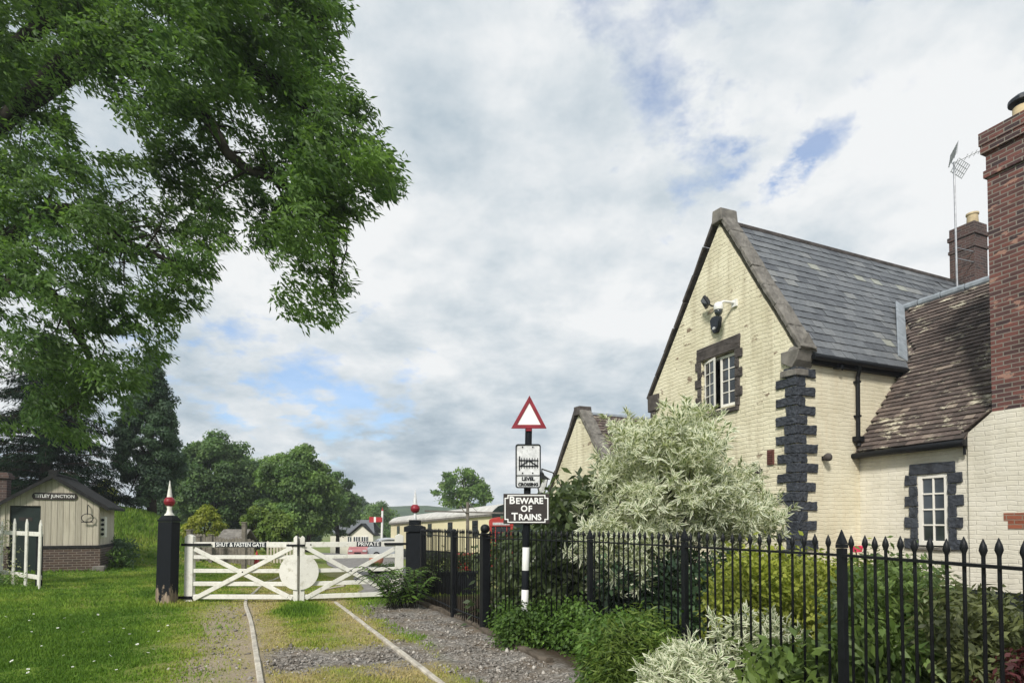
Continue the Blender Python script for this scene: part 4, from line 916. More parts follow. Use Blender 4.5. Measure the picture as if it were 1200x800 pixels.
# wing roof
w_ev = NH+BR_SL*UP; w_ev /= np.linalg.norm(w_ev); W0 = H(-7, B0-.16, wz(B0-.16)+.0); wl = (BRG-B0+.16)*math.hypot(1, BR_SL)
m = MB(); m.prism([H(-2.05, B0-.14, wz(B0-.14)-.03), H(-.01, B0-.14, wz(B0-.14)-.03), H(-.01, BRG, ZRG-.03), H(-2.05, BRG, ZRG-.03)], UP*.02)
m.prism([H(-7, B0+.02, wz(B0+.02)-.03), H(-2.051, B0+.02, wz(B0+.02)-.03), H(-2.051, BRG, ZRG-.03), H(-7, BRG, ZRG-.03)], UP*.02)
m.prism([H(-.01, 3.2, wz(3.2)-.03), H((wz(3.2)-ZE)/SLR, 3.2, wz(3.2)-.03), H((ZRG-ZE)/SLR-.1, BRG, ZRG-.03), H(-.01, BRG, ZRG-.03)], UP*.02)
m.prism([H(-7, BRG, ZRG-.02), H((ZRG-ZE)/SLR-.1, BRG, ZRG-.02), H(-.01, 2*BRG-B0, 3.0), H(-7, 2*BRG-B0, 3.0)], UP*.02)
wr = m.build('tiled_roof', M['tile'], house)
def wmask(u, v):
    p = W0+TH*u+w_ev*v-K; a = float(p@TH); b = float(p@NH); z = p[2]
    if a > -.02 and z < ZE+.15+SLR*(a+.14): return False
    if a < -2.02 and b < B0+.5 and z < 3.06+.9*(-2.02-a): return False
    if -3.95 < a < -2.44 and 1.7 < b < 2.75: return False
    return a < .8
tiles('clay_tiles', M['tile'], wr, W0, TH, w_ev, 8.0, wl-.02, .165, .122, .020, wmask, 8, .002)
m = MB()
e0, e1 = H(-7, BRG, ZRG+.03), H((ZRG-ZE)/SLR-.05, BRG, ZRG+.03); nR_ = 16
for i in range(nR_): m.tube([e0+(e1-e0)*(i+.03)/nR_, e0+(e1-e0)*(i+.97)/nR_], .10, 10)
m.build('ridge_tile', M['lead'], wr)
zq = ZE+SLR*.12; v0 = H(-.02, (zq-3.06)/BR_SL+B0, zq); va = (ZRG-ZE)/SLR-.14; v1 = H(va-.04, BRG, ZRG+.03)
m = MB(); m.bar(v0-NH*.16+UP*.05, v1-NH*.14+UP*.09, .24, .035, side=NH+UP*.0); m.build('lead_flashing', M['lead'], wr, bevel=.01)
m = MB(); m.prism([H(-2.04, B0-.10, wz(B0-.1)-.17), H(-.0, B0-.10, wz(B0-.1)-.17), H(-.0, B0-.10, wz(B0-.1)-.03), H(-2.04, B0-.10, wz(B0-.1)-.03)], NH*.1); m.build('fascia', M['iron'], house)
gutter(H(-2.08, B0-.20, wz(B0-.2)+.0), H(.04, B0-.20, wz(B0-.2)-.02), .06, M['iron'], house)
m = MB(); m.tube([H(-1.98, B0-.16, 2.88), H(-2.0, B0-.06, 2.80), H(-2.0, B0-.06, 2.62)], .022, 8); m.build('gutter_bracket', M['iron'], house)
# external chimney stack
st = [(-2.04, -1), (-2.04, 2.99), (-2.42, 3.30), (-3.95, 3.30), (-4.3, 3.0), (-4.3, -1)]
m = MB(); m.prism([H(a, B0-.04, z) for a, z in st], NH*.52); m.build('chimney_base', M['white_wall'], house)
m = MB(); m.hbox(-4.34, -2.0, B0-.075, B0-.041, -.9, .30); m.build('plinth', M['navy'], house)
m = MB(); m.hbox(-1.999, -.001, B0-.035, B0-.001, -.9, .30); m.build('plinth', M['navy'], house)
m = MB()
for i in range(6):
    u = i/6; m.bar(H(-2.0-.42*u, B0+.1, 3.03+.30*u), H(-2.0-.42*(u+.16), B0+.1, 3.03+.30*(u+.16)+.012), .40, .028, side=NH)
m.build('shoulder_tiles', M['tile'], house)
chm = MB(); chm.hbox(-3.93, -2.42, B0-.035, B0+.85, 3.303, 7.28); chm.hbox(-3.97, -2.38, B0-.075, B0+.89, 7.282, 7.40); chm.hbox(-3.94, -2.41, B0-.045, B0+.86, 7.402, 7.70); chm.hbox(-3.99, -2.355, B0-.10, B0+.915, 7.702, 7.84); chm.hbox(-4.0, -2.34, B0-.115, B0+.93, 7.842, 8.06)
ch = chm.build('chimney', M['brick'], house)
m = MB(); m.lathe([(.15, 0), (.15, .12), (.13, .14), (.13, .3)], H(-2.78, B0+.30, 8.062), 18); m.build('chimney_pot', M['pot'], ch, smooth=True, bevel=.004)
m = MB(); m.lathe([(.10, .30), (.10, .36), (.19, .37), (.19, .43), (.10, .50)], H(-2.78, B0+.30, 8.062), 18); m.build('pot_cowl', M['navy'], ch, bevel=.004)
m = MB(); m.hbox(-2.87, -2.56, B0-.046, B0-.041, 1.47, 1.60); m.hbox(-3.2, -2.62, B0-.046, B0-.041, 1.335, 1.468); m.build('bare_brick_patch', M['brick_patch'], house)
# rear chimney
CB = 9.25; m = MB()
for h_, z0, z1 in ((.30, 7.9, 9.25), (.325, 9.252, 9.34), (.305, 9.342, 9.62), (.335, 9.622, 9.74), (.30, 9.742, 9.98)): m.hbox(AP-h_*1.1, AP+h_*1.1, CB-h_, CB+h_, z0, z1)
rch = m.build('chimney', M['dark_brick'], house)
m = MB(); m.lathe([(.15, 0), (.135, .3), (.16, .32), (.16, .37)], H(AP-.1, CB+.05, 9.982), 16); m.build('chimney_pot', M['pot'], rch, smooth=True, bevel=.004)
# second gable along the platform
G0, G1, GP, GE, GZ = 6.25, 10.35, 8.35, 2.45, 4.95
def g2(a): return GE+(GZ-GE)*(1-abs(a-GP)/((G1-G0)/2))
m = MB(); m.prism([H(G0, 0, -1), H(G1, 0, -1), H(G1, 0, g2(G1)), H(GP, 0, g2(GP)), H(G0, 0, g2(G0))], NH*.28); m.hbox(G0, G0+.28, .281, 6, -1, GE); m.hbox(G1-.28, G1, .281, 6, -1, GE); m.hbox(AL, G0, 1.2, 1.48, -1, 2.6); m.build('platform_wing_wall', M['cream'], house)
s2 = (GZ-GE)/((G1-G0)/2); ev2 = TH+UP*s2; ev2 = ev2/np.linalg.norm(ev2); P2 = H(G0-.14, .30, GE-.14*s2); 
m = MB(); m.prism([H(G0-.12, .30, GE-.12*s2-.03), H(GP, .30, GZ-.03), H(GP, 6.4, GZ-.03), H(G0-.12, 6.4, GE-.12*s2-.03)], UP*.02); m.prism([H(G1+.12, .30, GE-.12*s2-.03), H(GP, .30, GZ-.03), H(GP, 6.4, GZ-.03), H(G1+.12, 6.4, GE-.12*s2-.03)], UP*.02); r2 = m.build('tiled_roof', M['tile'], house)
tiles('clay_tiles', M['tile'], r2, P2, NH, ev2, 6.0, ((G1-G0)/2+.14)*math.hypot(1, s2), .165, .122, .020, None, 9, .002)
m = MB(); m.tube([H(GP, .3, GZ+.03), H(GP, 6.4, GZ+.03)], .09, 8); m.build('ridge_tile', M['lead'], r2)
m = MB(); m.prism([H(AL, .9, 2.5), H(AL, 2.6, 3.9), H(G0, 2.6, 3.9), H(G0, .9, 2.5)], UP*.05); m.build('link_roof', M['slate'], house)
def cop2(a0, z0, a1, z1, seed):
    return coping(a0, z0, a1, z1, -.07, .36, .13, 6, 0, seed)
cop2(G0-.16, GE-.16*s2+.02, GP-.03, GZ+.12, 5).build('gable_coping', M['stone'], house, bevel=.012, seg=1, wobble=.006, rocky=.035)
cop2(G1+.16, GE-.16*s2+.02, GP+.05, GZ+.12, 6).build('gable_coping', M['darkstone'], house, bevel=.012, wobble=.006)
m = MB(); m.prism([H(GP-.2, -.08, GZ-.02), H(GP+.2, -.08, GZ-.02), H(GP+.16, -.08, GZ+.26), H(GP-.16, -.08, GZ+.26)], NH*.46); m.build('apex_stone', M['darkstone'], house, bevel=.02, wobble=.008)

# fittings on the house
t = thing('security_camera', H(1.55, 0, 6.2), 'white dome security camera on a bracket high on the cream gable', 'security camera')
m = MB(); m.hbox(1.46, 1.60, -.05, -.001, 6.15, 6.30); m.tube([H(1.53, -.03, 6.24), H(1.60, -.25, 6.26), H(1.66, -.34, 6.22)], .028, 8); m.build('bracket', M['plastic_w'], t)
m = MB(); m.lathe([(.03, .13), (.085, .10), (.10, .03), (.10, -.04), (.095, -.05)], H(1.67, -.35, 6.12), 18); m.build('housing', M['plastic_w'], t, smooth=True)
m = MB(); m.lathe([(.088, -.051), (.085, -.10), (.06, -.15), (.02, -.17)], H(1.67, -.35, 6.12), 18); m.build('dome', M['glass'], t, smooth=True)
t = thing('floodlight', H(2.2, 0, 6.45), 'black square floodlight tilted down, left of the white dome camera', 'floodlight')
fxn = -NH*.75-UP*.5+TH*.45; fxn /= np.linalg.norm(fxn); fu = np.cross(fxn, UP); fu /= np.linalg.norm(fu); fv = np.cross(fu, fxn); cF = H(2.22, -.22, 6.46)
m = MB(); m.box(cF, fu*.16, fv*.115, fxn*.03); m.build('lamp_body', M['plastic_b'], t, bevel=.01)
m = MB(); m.box(cF+fxn*.032, fu*.135, fv*.09, fxn*.004); m.build('lens', M['glass'], t)
m = MB(); m.tube([H(2.12, -.001, 6.36), H(2.14, -.1, 6.36), cF-fxn*.03-fv*.06], .018, 8); m.box(cF-fxn*.05, fu*.09, fv*.07, fxn*.02); m.build('bracket', M['plastic_b'], t)
t = thing('alarm_box', H(2.08, 0, 5.94), 'small dark shield-shaped alarm box below the floodlight on the gable', 'alarm box')
m = MB(); zc = 5.93; m.prism([H(2.08+x, -.002, zc+z) for x, z in ((-.16, .12), (-.10, .19), (.10, .19), (.16, .12), (.13, -.06), (.05, -.2), (-.05, -.2), (-.13, -.06))], -NH*.09); m.build('case', M['navy'], t, bevel=.02)
m = MB(); m.lathe([(.035, 0), (.03, .03)], (0, 0, 0), 10); m.v = [tuple(H(2.08, -.095-v[2], zc-.1)+TH*v[0]+UP*v[1]) for v in m.v]; m.build('strobe', M['plate_grey'], t)
m = MB(); m.hbox(.52, .68, -.035, -.001, 2.62, 2.92)
for i in range(6): m.hbox(.535, .665, -.048, -.036, 2.65+i*.043, 2.675+i*.043)
tag(m.build('air_vent', paint('red_brown_vent', (.13, .05, .04), .8, .3, 9), None, loc=H(.6, 0, 2.62)), 'small red-brown louvred vent on the gable beside the quoins', 'vent')
for (p, nn, lab) in ((H(.86, 0, 2.52), -NH, 'small round black wall lamp low on the gable, left of the quoins'), (H(0, .72, 2.72), -TH, 'small round dark wall lamp on the cream return wall, right of the quoins')):
    t = thing('wall_lamp', p, lab, 'wall lamp'); m = MB(); s_ = np.cross(nn, UP)
    m.box(p+nn*.02, s_*.03, nn*.02, UP*.04); m.tube([p+nn*.02, p+nn*.09], .016, 8); m.build('bracket', M['iron'], t)
    m = MB(); m.lathe([(.004, -.085), (.05, -.07), (.075, -.03), (.08, 0), (.07, .03), (.03, .05)], (0, 0, 0), 14); m.v = [tuple(p+nn*(.15+v[2]*1.2-.02)+s_*v[0]+UP*(v[1]+.01)) for v in m.v]; m.build('lamp_hood', M['darkstone'], t, smooth=True)
p = H(.86, 0, 2.2); m = MB(); m.tube([p, p-NH*.14+UP*.04, p-NH*.2-UP*.02, p-NH*.2-UP*.25], .012, 8); m.hbox(.83, .89, -.02, -.001, 2.12, 2.28); tag(m.build('hanging_bracket', M['iron'], None, loc=p), 'curved black iron hook bracket under the lamp on the gable', 'bracket')
m = MB(); p = H(-.001, 1.12, 4.58); m.box(p-TH*.05, NH*.07, TH*.05, UP*.05); m.tube([p-TH*.05, p-TH*.16-UP*.03], .035, 8); m.tube([p-TH*.06+NH*.05, p-TH*.06+NH*.13-UP*.06], .02, 6); tag(m.build('junction_box', M['navy'], None, loc=p), 'small dark junction box tucked under the slate eaves', 'junction box')
# aerial
t = thing('tv_aerial', H(AP-.5, CB-.40, 8.4), 'thin TV aerial on a tall mast beside the rear chimney', 'aerial')
mp_ = at(1121.5, 330, 16.4); mx = mp_[0]; my = mp_[1]; zt = at(1121.5, 190, 16.4)[2]
m = MB(); m.tube([(mx, my, 7.7), (mx-.02, my, zt)], .025, 8); m.build('mast', M['steel'], t)
m = MB(); m.tube([(mx, my, 9.1), H(AP-.30, CB-.25, 9.1)], .014, 6); m.tube([(mx, my, 8.8), H(AP-.30, CB-.25, 8.8)], .014, 6); m.build('wall_bracket', M['steel'], t)
c = np.array([mx-.02, my, zt-.02]); bd = np.array([.88, -.35, .32]); bd /= np.linalg.norm(bd); sd_ = np.cross(bd, UP); sd_ /= np.linalg.norm(sd_); bu = np.cross(sd_, bd)
m = MB(); m.tube([c-bd*.05, c+bd*1.05], .014, 6)
for i in range(7): m.tube([c+bd*(.3+.11*i)-sd_*.16, c+bd*(.3+.11*i)+sd_*.16], .006, 5)
m.build('boom', M['steel'], t)
m = MB()
for sg in (1, -1):
    for i in range(7): q = c+bu*sg*(.08+.05*i)-bd*(.02-.028*i); m.tube([q-sd_*.34, q+sd_*.34], .008, 5)
    for s_ in (-.34, -.12, .12, .34): m.tube([c+bu*sg*.07+sd_*s_, c+bu*sg*.39+bd*.15+sd_*s_], .009, 5)
m.build('reflector', M['steel'], t)
#@@LEFT
# ------------------------------------------------------------------ lamp hut
HC0 = np.array([-12.82, 18.54, 0.])
def HF(l, d, z): return HC0-N0*l+T0*d+UP*z
hut = thing('station_hut', HF(1.2, 0, 0), 'small cream planked hut with dark gabled roof and TITLEY JUNCTION sign', 'hut')
hW, hD, hA, hE, hZ = 2.42, 2.6, 1.16, 2.12, 2.92
def hp(poly, d, ext): m = MB(); m.prism([HF(l, d, z) for l, z in poly], T0*ext); return m
hr = lambda l: hE+(hZ-.1-hE)*(1-abs(l-hA)/hA)
m = MB()
for poly in ([(0, .78), (1.46, .78), (1.46, hr(1.46)), (hA, hr(hA)), (0, hr(0))], [(1.46, 1.98), (2.2, 1.98), (2.2, hr(2.2)), (1.46, hr(1.46))], [(2.2, .78), (hW, .78), (hW, hr(hW)), (2.2, hr(2.2))]): m.prism([HF(l, 0, z) for l, z in poly], T0*.05)
m.prism([HF(0, .051, .78), HF(0, hD, .78), HF(0, hD, hE), HF(0, .051, hE)], -N0*.05); m.prism([HF(hW, .051, .78), HF(hW, hD, .78), HF(hW, hD, hE), HF(hW, .051, hE)], N0*.05); m.prism([HF(0, hD, .78), HF(hW, hD, .78), HF(hW, hD, hE), HF(hA, hD, hZ-.1), HF(0, hD, hE)], -T0*.05)
m.build('plank_wall', M['hutwood'], hut)
for c_, x_, y_ in ((HF(.06, -.012, 1.44), N0*.07, T0*.012), (HF(2.36, -.012, 1.44), N0*.06, T0*.012), (HF(-.012, .1, 1.44), N0*.012, T0*.08)): m = MB(); m.box(c_, x_, y_, UP*.67); m.build('corner_board', M['hutwood'], hut)
m = MB(); m.prism([HF(-.06, -.06, -.2), HF(1.45, -.06, -.2), HF(1.45, -.06, .70), HF(-.06, -.06, .70)], T0*(hD+.1)); m.prism([HF(2.21, -.06, -.2), HF(2.5, -.06, -.2), HF(2.5, -.06, .70), HF(2.21, -.06, .70)], T0*(hD+.1)); m.build('brick_plinth', M['plinth_brick'], hut)
m = MB(); m.prism([HF(-.08, -.09, .70), HF(1.45, -.09, .70), HF(1.45, -.09, .78), HF(-.08, -.09, .78)], T0*(hD+.15)); m.build('plinth_board', M['felt'], hut)
m = MB(); m.box(HF(-.05, -.12, .06), N0*.16, T0*.14, UP*.09); m.build('foot_stone', M['stone'], hut, bevel=.02)
m = MB(); m.prism([HF(1.47, .06, 0), HF(2.19, .06, 0), HF(2.19, .06, 1.97), HF(1.47, .06, 1.97)], T0*.04); dr = m.build('door', M['darkgreen'], hut)
m = MB(); m.box(HF(1.83, .05, 1.58), N0*.16, T0*.004, UP*.05); m.build('door_plate', M['brownplate'], dr)
m = MB()
for sg in (-1, 1):
    l1 = hA+sg*(hA+.27); zz_ = hE-.27*(hZ-hE)/hA
    m.prism([HF(hA, -.16, hZ+.02), HF(l1, -.16, zz_+.02), HF(l1, -.16, zz_-.05), HF(hA, -.16, hZ-.06)], T0*(hD+.4))
m.box(HF(hA, -.02, hZ+.06), N0*.10, T0*.14, UP*.08); m.tube([HF(hA, -.17, hZ+.03), HF(hA, hD+.2, hZ+.03)], .05, 8); m.build('roof', M['felt'], hut)
m = MB()
for sg in (-1, 1):
    l1 = hA+sg*(hA+.27); zz_ = hE-.27*(hZ-hE)/hA; m.prism([HF(hA, -.19, hZ+.01), HF(l1, -.19, zz_+.01), HF(l1, -.19, zz_-.10), HF(hA, -.19, hZ-.11)], T0*.028)
m.build('bargeboard', M['felt'], hut)
m = MB(); cS = HF(1.12, -.03, 2.27); m.disc(cS-N0*.45, N0, UP, .105, T0*.03, 20, math.pi/2, 1.5*math.pi); m.disc(cS+N0*.45, N0, UP, .105, T0*.03, 20, -math.pi/2, math.pi/2); m.box(cS+T0*.015, N0*.449, T0*.015, UP*.105); sgn = m.build('name_sign', M['brownplate'], hut)
m = MB(); text_add(m, 'TITLEY JUNCTION', cS-T0*.004, N0, UP, .135, .004, bold=.002)
lo = min((np.array(v)-cS)@N0 for v in m.v); hi = max((np.array(v)-cS)@N0 for v in m.v); k = .98/(hi-lo); m.v = [tuple(np.array(v)+N0*(((np.array(v)-cS)@N0-(lo+hi)/2)*k-((np.array(v)-cS)@N0))) for v in m.v]; m.build('lettering', M['white_sign'], sgn)
bt_ = thing('hanging_bell', HF(.28, -.05, 1.95), 'iron bracket with ring hanging on the hut front, right of its door', 'bell')
m = MB(); m.tube([HF(.28, -.005, 2.02), HF(.28, -.09, 2.0), HF(.28, -.1, 1.72)], .014, 6); m.build('hook', M['iron'], bt_)
m = MB(); m.tube([HF(.28, -.1, 1.62)+N0*.15*math.cos(t_)+UP*.13*math.sin(t_) for t_ in np.linspace(0, 2*math.pi, 25)], .012, 6); m.bar(HF(.43, -.1, 1.50), HF(.13, -.1, 1.50), .03, .03); m.build('ring', M['iron'], bt_)
tb = thing('wall_telephone', HF(-.03, .3, 1.35), 'white boxed telephone with black dials on the hut corner', 'telephone')
m = MB(); m.box(HF(-.08, .26, 1.34), N0*.07, T0*.14, UP*.32); m.build('case', M['white'], tb, bevel=.015)
for z in (1.12, 1.27, 1.42, 1.56): m = MB(); m.lathe([(.045, 0), (.045, .02)], (0, 0, 0), 10); m.v = [tuple(HF(-.08, .118-v[2], z)+N0*v[0]+UP*v[1]) for v in m.v]; m.build('dial', M['iron'], tb)
# brick pier left of the hut
p = gp(2, 690); p = np.array([-15.6, 18.2, 0]); 
m = MB(); m.box(p+UP*1.3, N0*.2, T0*.2, UP*1.5); m.box(p+UP*2.88, N0*.26, T0*.26, UP*.06); m.box(p+UP*2.97, N0*.22, T0*.22, UP*.028); tag(m.build('brick_pier', M['dark_brick'], None, loc=p), 'narrow brick pier with oversailing top, at the left of the hut', 'pier')
# picket fence
pf_ = thing('picket_fence', (-11.9, 14.3, 0), 'white pointed picket fence with leaning pales before the hut door', 'fence')
B1 = at(46, 690, 13.1); B2 = at(16, 682, 13.9); B1[2] = 0; B2[2] = 0; e = (B2-B1); e = e/np.linalg.norm(e); sp = np.linalg.norm(B2-B1)/2; fnn = np.array([e[1], -e[0], 0]); fnn = fnn if fnn[1] < 0 else -fnn
for i in range(9):
    b = B1+e*sp*i; b[2] = gz(b[0], b[1]); ln = (.05, .02, .035, -.02, .01, .03, 0, .02, 0)[i]; h = (1.50, 1.53, 1.56, 1.5, 1.54, 1.5, 1.53, 1.5, 1.52)[i]; l = e*-ln
    w_ = .062; m = MB(); m.prism([b-e*w_-UP*.1, b+e*w_-UP*.1, b+e*w_+l+UP*(h-.12), b+l+UP*h, b-e*w_+l+UP*(h-.12)], fnn*.028); m.build('pale', M['white'], pf_, bevel=.004)
for z in (.27, 1.22):
    m = MB(); m.bar(B1-e*.0+UP*(z-.02)-fnn*.026, B1+e*sp*8.2+UP*(z+.05)-fnn*.026, .095, .04, side=UP); m.build('rail', M['white'], pf_, bevel=.004)
for i in (.45, 4.5): 
    b = B1+e*sp*i-fnn*.1; m = MB(); m.box(b+UP*.55, e*.05, fnn*.05, UP*.65); m.build('fence_post', M['timber_black'], pf_)
#@@BACK
# ------------------------------------------------------------------ vegetation
ML = {}
ML['ash'] = leafmat('ash_leaves', (.042, .094, .034), (.165, .275, .078), .48, .5, lowvar=.35, lowscale=.6)
ML['dark'] = leafmat('dark_blue_green_leaves', (.038, .078, .050), (.098, .165, .092), .34, .55, lowvar=.4, lowscale=.8)
ML['conifer'] = leafmat('dark_conifer_needles', (.007, .018, .011), (.020, .040, .020), .1, .9, spec=.05)
ML['mid'] = leafmat('mid_green_leaves', (.056, .120, .048), (.165, .255, .092), .36, .55, lowvar=.45, lowscale=.6)
ML['mid2'] = leafmat('fresh_green_leaves', (.070, .148, .048), (.205, .31, .092), .36, .55, lowvar=.4, lowscale=.6)
ML['yellow'] = leafmat('yellow_green_leaves', (.17, .22, .03), (.40, .42, .075), .4, .5, lowvar=.3)
ML['varieg'] = leafmat('variegated_cream_edged_leaves', (.085, .135, .065), (.23, .29, .155), .32, .5, edge=(.76, .77, .63), lowvar=.25, lowscale=2)
ML['whitevar'] = leafmat('white_edged_small_leaves', (.12, .20, .08), (.28, .34, .18), .25, .5, edge=(.72, .73, .58), lowvar=.2)
ML['laurel'] = leafmat('dark_glossy_leaves', (.040, .064, .030), (.15, .195, .095), .3, .4, spec=.4)
ML['weed'] = leafmat('nettle_leaves', (.040, .092, .020), (.14, .24, .05), .3, .55, lowvar=.35, lowscale=3)
ML['lime'] = leafmat('lime_green_leaves', (.16, .21, .03), (.42, .45, .10), .34, .5, lowvar=.3, lowscale=2.5)
ML['lime2'] = leafmat('fresh_sapling_leaves', (.09, .16, .035), (.22, .30, .07), .38, .5)
ML['garden'] = leafmat('garden_green_leaves', (.055, .10, .03), (.19, .27, .08), .32, .45, spec=.4, lowvar=.4, lowscale=2.5)
ML['olive'] = leafmat('dull_olive_leaves', (.05, .066, .03), (.16, .18, .08), .25, .5, lowvar=.4, lowscale=3)
ML['maroon'] = leafmat('maroon_leaves', (.04, .012, .014), (.13, .03, .035), .2, .5)
ML['pale'] = leafmat('pale_blossom_leaves', (.20, .24, .13), (.62, .60, .46), .3, .6)
def centre_ground(p): c = p.mean(0); return np.array([c[0], c[1], gz(c[0], c[1])])
def stems(m, base, targets, r0, r1, sag=.2, n=6):
    for q in targets:
        b = base+np.array([random.gauss(0, r0), random.gauss(0, r0), -.08]); mid = b*.45+q*.55+np.array([random.gauss(0, .06), random.gauss(0, .06), sag*np.linalg.norm(q-b)*.25]); m.tube([b, (b+mid)/2+UP*.05, mid, q], [r0, r0*.8, r1*1.2, r1], n)
def rosettes(c, per, L, W, g, mid=True):
    n = len(c); ctr = c.mean(0); o = nrmz(nrmz(c-ctr)*.7+np.array([0, 0, .35])+g.normal(0, .35, (n, 3)))
    O = np.repeat(o, per, 0); N = n*per; rd = nrmz(g.normal(0, 1, (N, 3))); d = nrmz(O*.75+rd*.9)
    stemo = g.uniform(0, .11, (N, 1)); p = np.repeat(c, per, 0)-O*stemo+d*.008; nn = np.cross(np.cross(d, O+1e-4), d)+g.normal(0, .25, (N, 3)); nn = nn*np.sign((nn*O).sum(1, keepdims=True)+1e-6)
    rnd = np.clip(np.repeat(g.uniform(0, 1, n), per)*.7+g.uniform(0, .3, N), 0, 1)
    return leaf_geo(p, d, nn, L*g.uniform(.65, 1.25, N), W*g.uniform(.75, 1.25, N), rnd, mid, curl=.22)
def shrub(name, label, cat, m_, polys, d0, d1, n, per, r, L, W, holes=(), mid=False, droop=.4, flat=.25, stem=9, sr=.02, seed=0, group=None, jit=.7, smat=None, up=.8, dfun=None, clump=None, rosette=False):
    g = np.random.default_rng(seed+100); c = outline_points(polys, list(holes), n, d0, d1, g, dfun)
    if clump: c, _ = clumped(c, clump[0], clump[1], g)
    base = centre_ground(c)
    t = thing(name, base, label, cat, group)
    v, f, a = rosettes(c, per, L, W, g) if rosette else sprays(c, per, r, L, W, g, flat=flat, droop=droop, mid=mid, jit=jit, up=up)
    np_mesh('foliage', v, f, m_, t, attrs=a)
    if stem:
        m = MB(); stems(m, base, [c[i] for i in g.integers(0, n, stem)], sr, sr*.3); m.build('stems', smat or M['limb'], t, smooth=True)
    return t

# big ash tree overhanging from the left
OUT = [[(-60, -60), (412, -60), (410, 30), (394, 60), (412, 92), (432, 120), (440, 145), (455, 178), (474, 206), (468, 225), (446, 240), (432, 250), (402, 262), (406, 300), (420, 330), (402, 352), (392, 380), (352, 385), (335, 372), (318, 342), (326, 318), (300, 300), (268, 290), (250, 305), (246, 345), (226, 362), (206, 382), (204, 410), (190, 424), (182, 440), (172, 462), (152, 486), (126, 506), (96, 522), (64, 512), (40, 500), (-60, 510)]]
HOL = [[(78, 95), (108, 112), (136, 142), (166, 156), (170, 190), (140, 178), (120, 168), (104, 186), (84, 156)], [(2, 26), (26, 24), (30, 48), (12, 50)], [(168, 210), (190, 220), (186, 238), (166, 230)], [(252, 288), (300, 292), (322, 312), (300, 318), (258, 312)], [(268, 252), (290, 258), (284, 280), (268, 276)], [(-5, 436), (22, 430), (36, 452), (30, 486), (-5, 496)], [(60, 470), (84, 476), (92, 500), (70, 500)], [(110, 392), (160, 385), (168, 402), (130, 410)], [(206, 395), (226, 380), (240, 400), (215, 420)], [(148, 212), (162, 222), (158, 236)]]
g = np.random.default_rng(21)
def ash_depth(x, y, g): return np.clip(11.3+.9*np.sin(x*.021+y*.013)-(x > 220)*.5+g.normal(0, .85, len(x)), 8.6, 14.5)
cl = outline_points(OUT, HOL, 2350, 9, 14, g, ash_depth)
sub = outline_points([[(180, -40), (400, -40), (395, 60), (430, 150), (430, 225), (380, 250), (330, 230), (250, 140), (200, 60)], [(-40, 180), (90, 160), (140, 260), (90, 340), (-40, 360)], [(-40, 330), (130, 320), (195, 350), (150, 430), (60, 470), (-40, 420)], [(-40, -40), (180, -40), (170, 60), (60, 90), (-40, 90)]], HOL, 700, 9, 14, g, ash_depth)
cl = np.concatenate([cl, sub])
trunk_b = np.array([-13.1, 11.8, gz(-13.1, 11.8)])
ash = thing('ash_tree', trunk_b, 'large spreading ash tree overhanging the lawn from the left edge', 'tree')
kc = 640; perm = g.permutation(len(cl)); cl, ci = clumped(cl[perm], kc, .20, g); tn = np.clip(g.beta(1.6, 1.6, kc)[ci]+g.normal(0, .1, len(cl)), 0, 1)
od = nrmz(cl-(trunk_b+UP*6))*np.array([1, 1, .25])
v, f, a = sprays(cl, 52, .34, .135, .042, g, out_dir=od, tone=tn, flat=.12, droop=.55, jit=.45)
def project(P):
    d = P-CAMP; fw = d[:, 1]*math.cos(PITCH)+d[:, 2]*math.sin(PITCH); up_ = -d[:, 1]*math.sin(PITCH)+d[:, 2]*math.cos(PITCH); return 600+F*d[:, 0]/fw, CY-F*up_/fw
lx, ly = project(v[::4]); jx = g.normal(0, 5, len(lx)); jy = g.normal(0, 5, len(lx)); kp_ = inpoly(lx+jx, ly+jy, OUT[0])
for h_ in HOL: kp_ &= ~inpoly(lx+jx*.8, ly+jy*.8, h_)
gap = vnoise(lx*.012, ly*.012, 4.2)+.8*vnoise(ly*.02, lx*.02, 6.1); kp_ &= ~((gap > 1.0)&(ly > 110)&(lx < 340)&(g.uniform(0, 1, len(lx)) < .9))
v = v.reshape(-1, 4, 3)[kp_].reshape(-1, 3); f = np.arange(len(v)).reshape(-1, 4); a = {'rnd': a['rnd'].reshape(-1, 4)[kp_].ravel()}
np_mesh('crown', v, f, ML['ash'], ash, attrs=a)
m = MB(); m.tube([trunk_b-UP*.3, trunk_b+UP*.4, trunk_b+np.array([.1, 0, 2.5]), trunk_b+np.array([.3, -.1, 5]), trunk_b+np.array([.2, .1, 8]), trunk_b+np.array([.6, .2, 11])], [.75, .5, .43, .38, .25, .12], 14); m.build('trunk', M['bark'], ash, smooth=True)
limbs = [((-13.0, 11.8, 4.2), [(20, 330, 11.6), (95, 400, 11.8), (120, 470, 12)]), ((-12.9, 11.7, 5.2), [(60, 250, 11.3), (140, 280, 11.2), (230, 320, 11)]), ((-12.8, 11.7, 6.2), [(70, 72, 11.5), (180, 84, 11.2), (240, 135, 10.9), (275, 190, 10.8), (330, 215, 10.7), (385, 270, 10.4), (390, 350, 10.3)]), ((-12.9, 11.8, 7.5), [(130, 60, 11.8), (250, 60, 11.3), (350, 120, 11), (430, 190, 10.8)]), ((-12.8, 11.9, 9), [(130, -20, 11.9), (260, -10, 11.6), (390, 20, 11.5)])]
tips = []
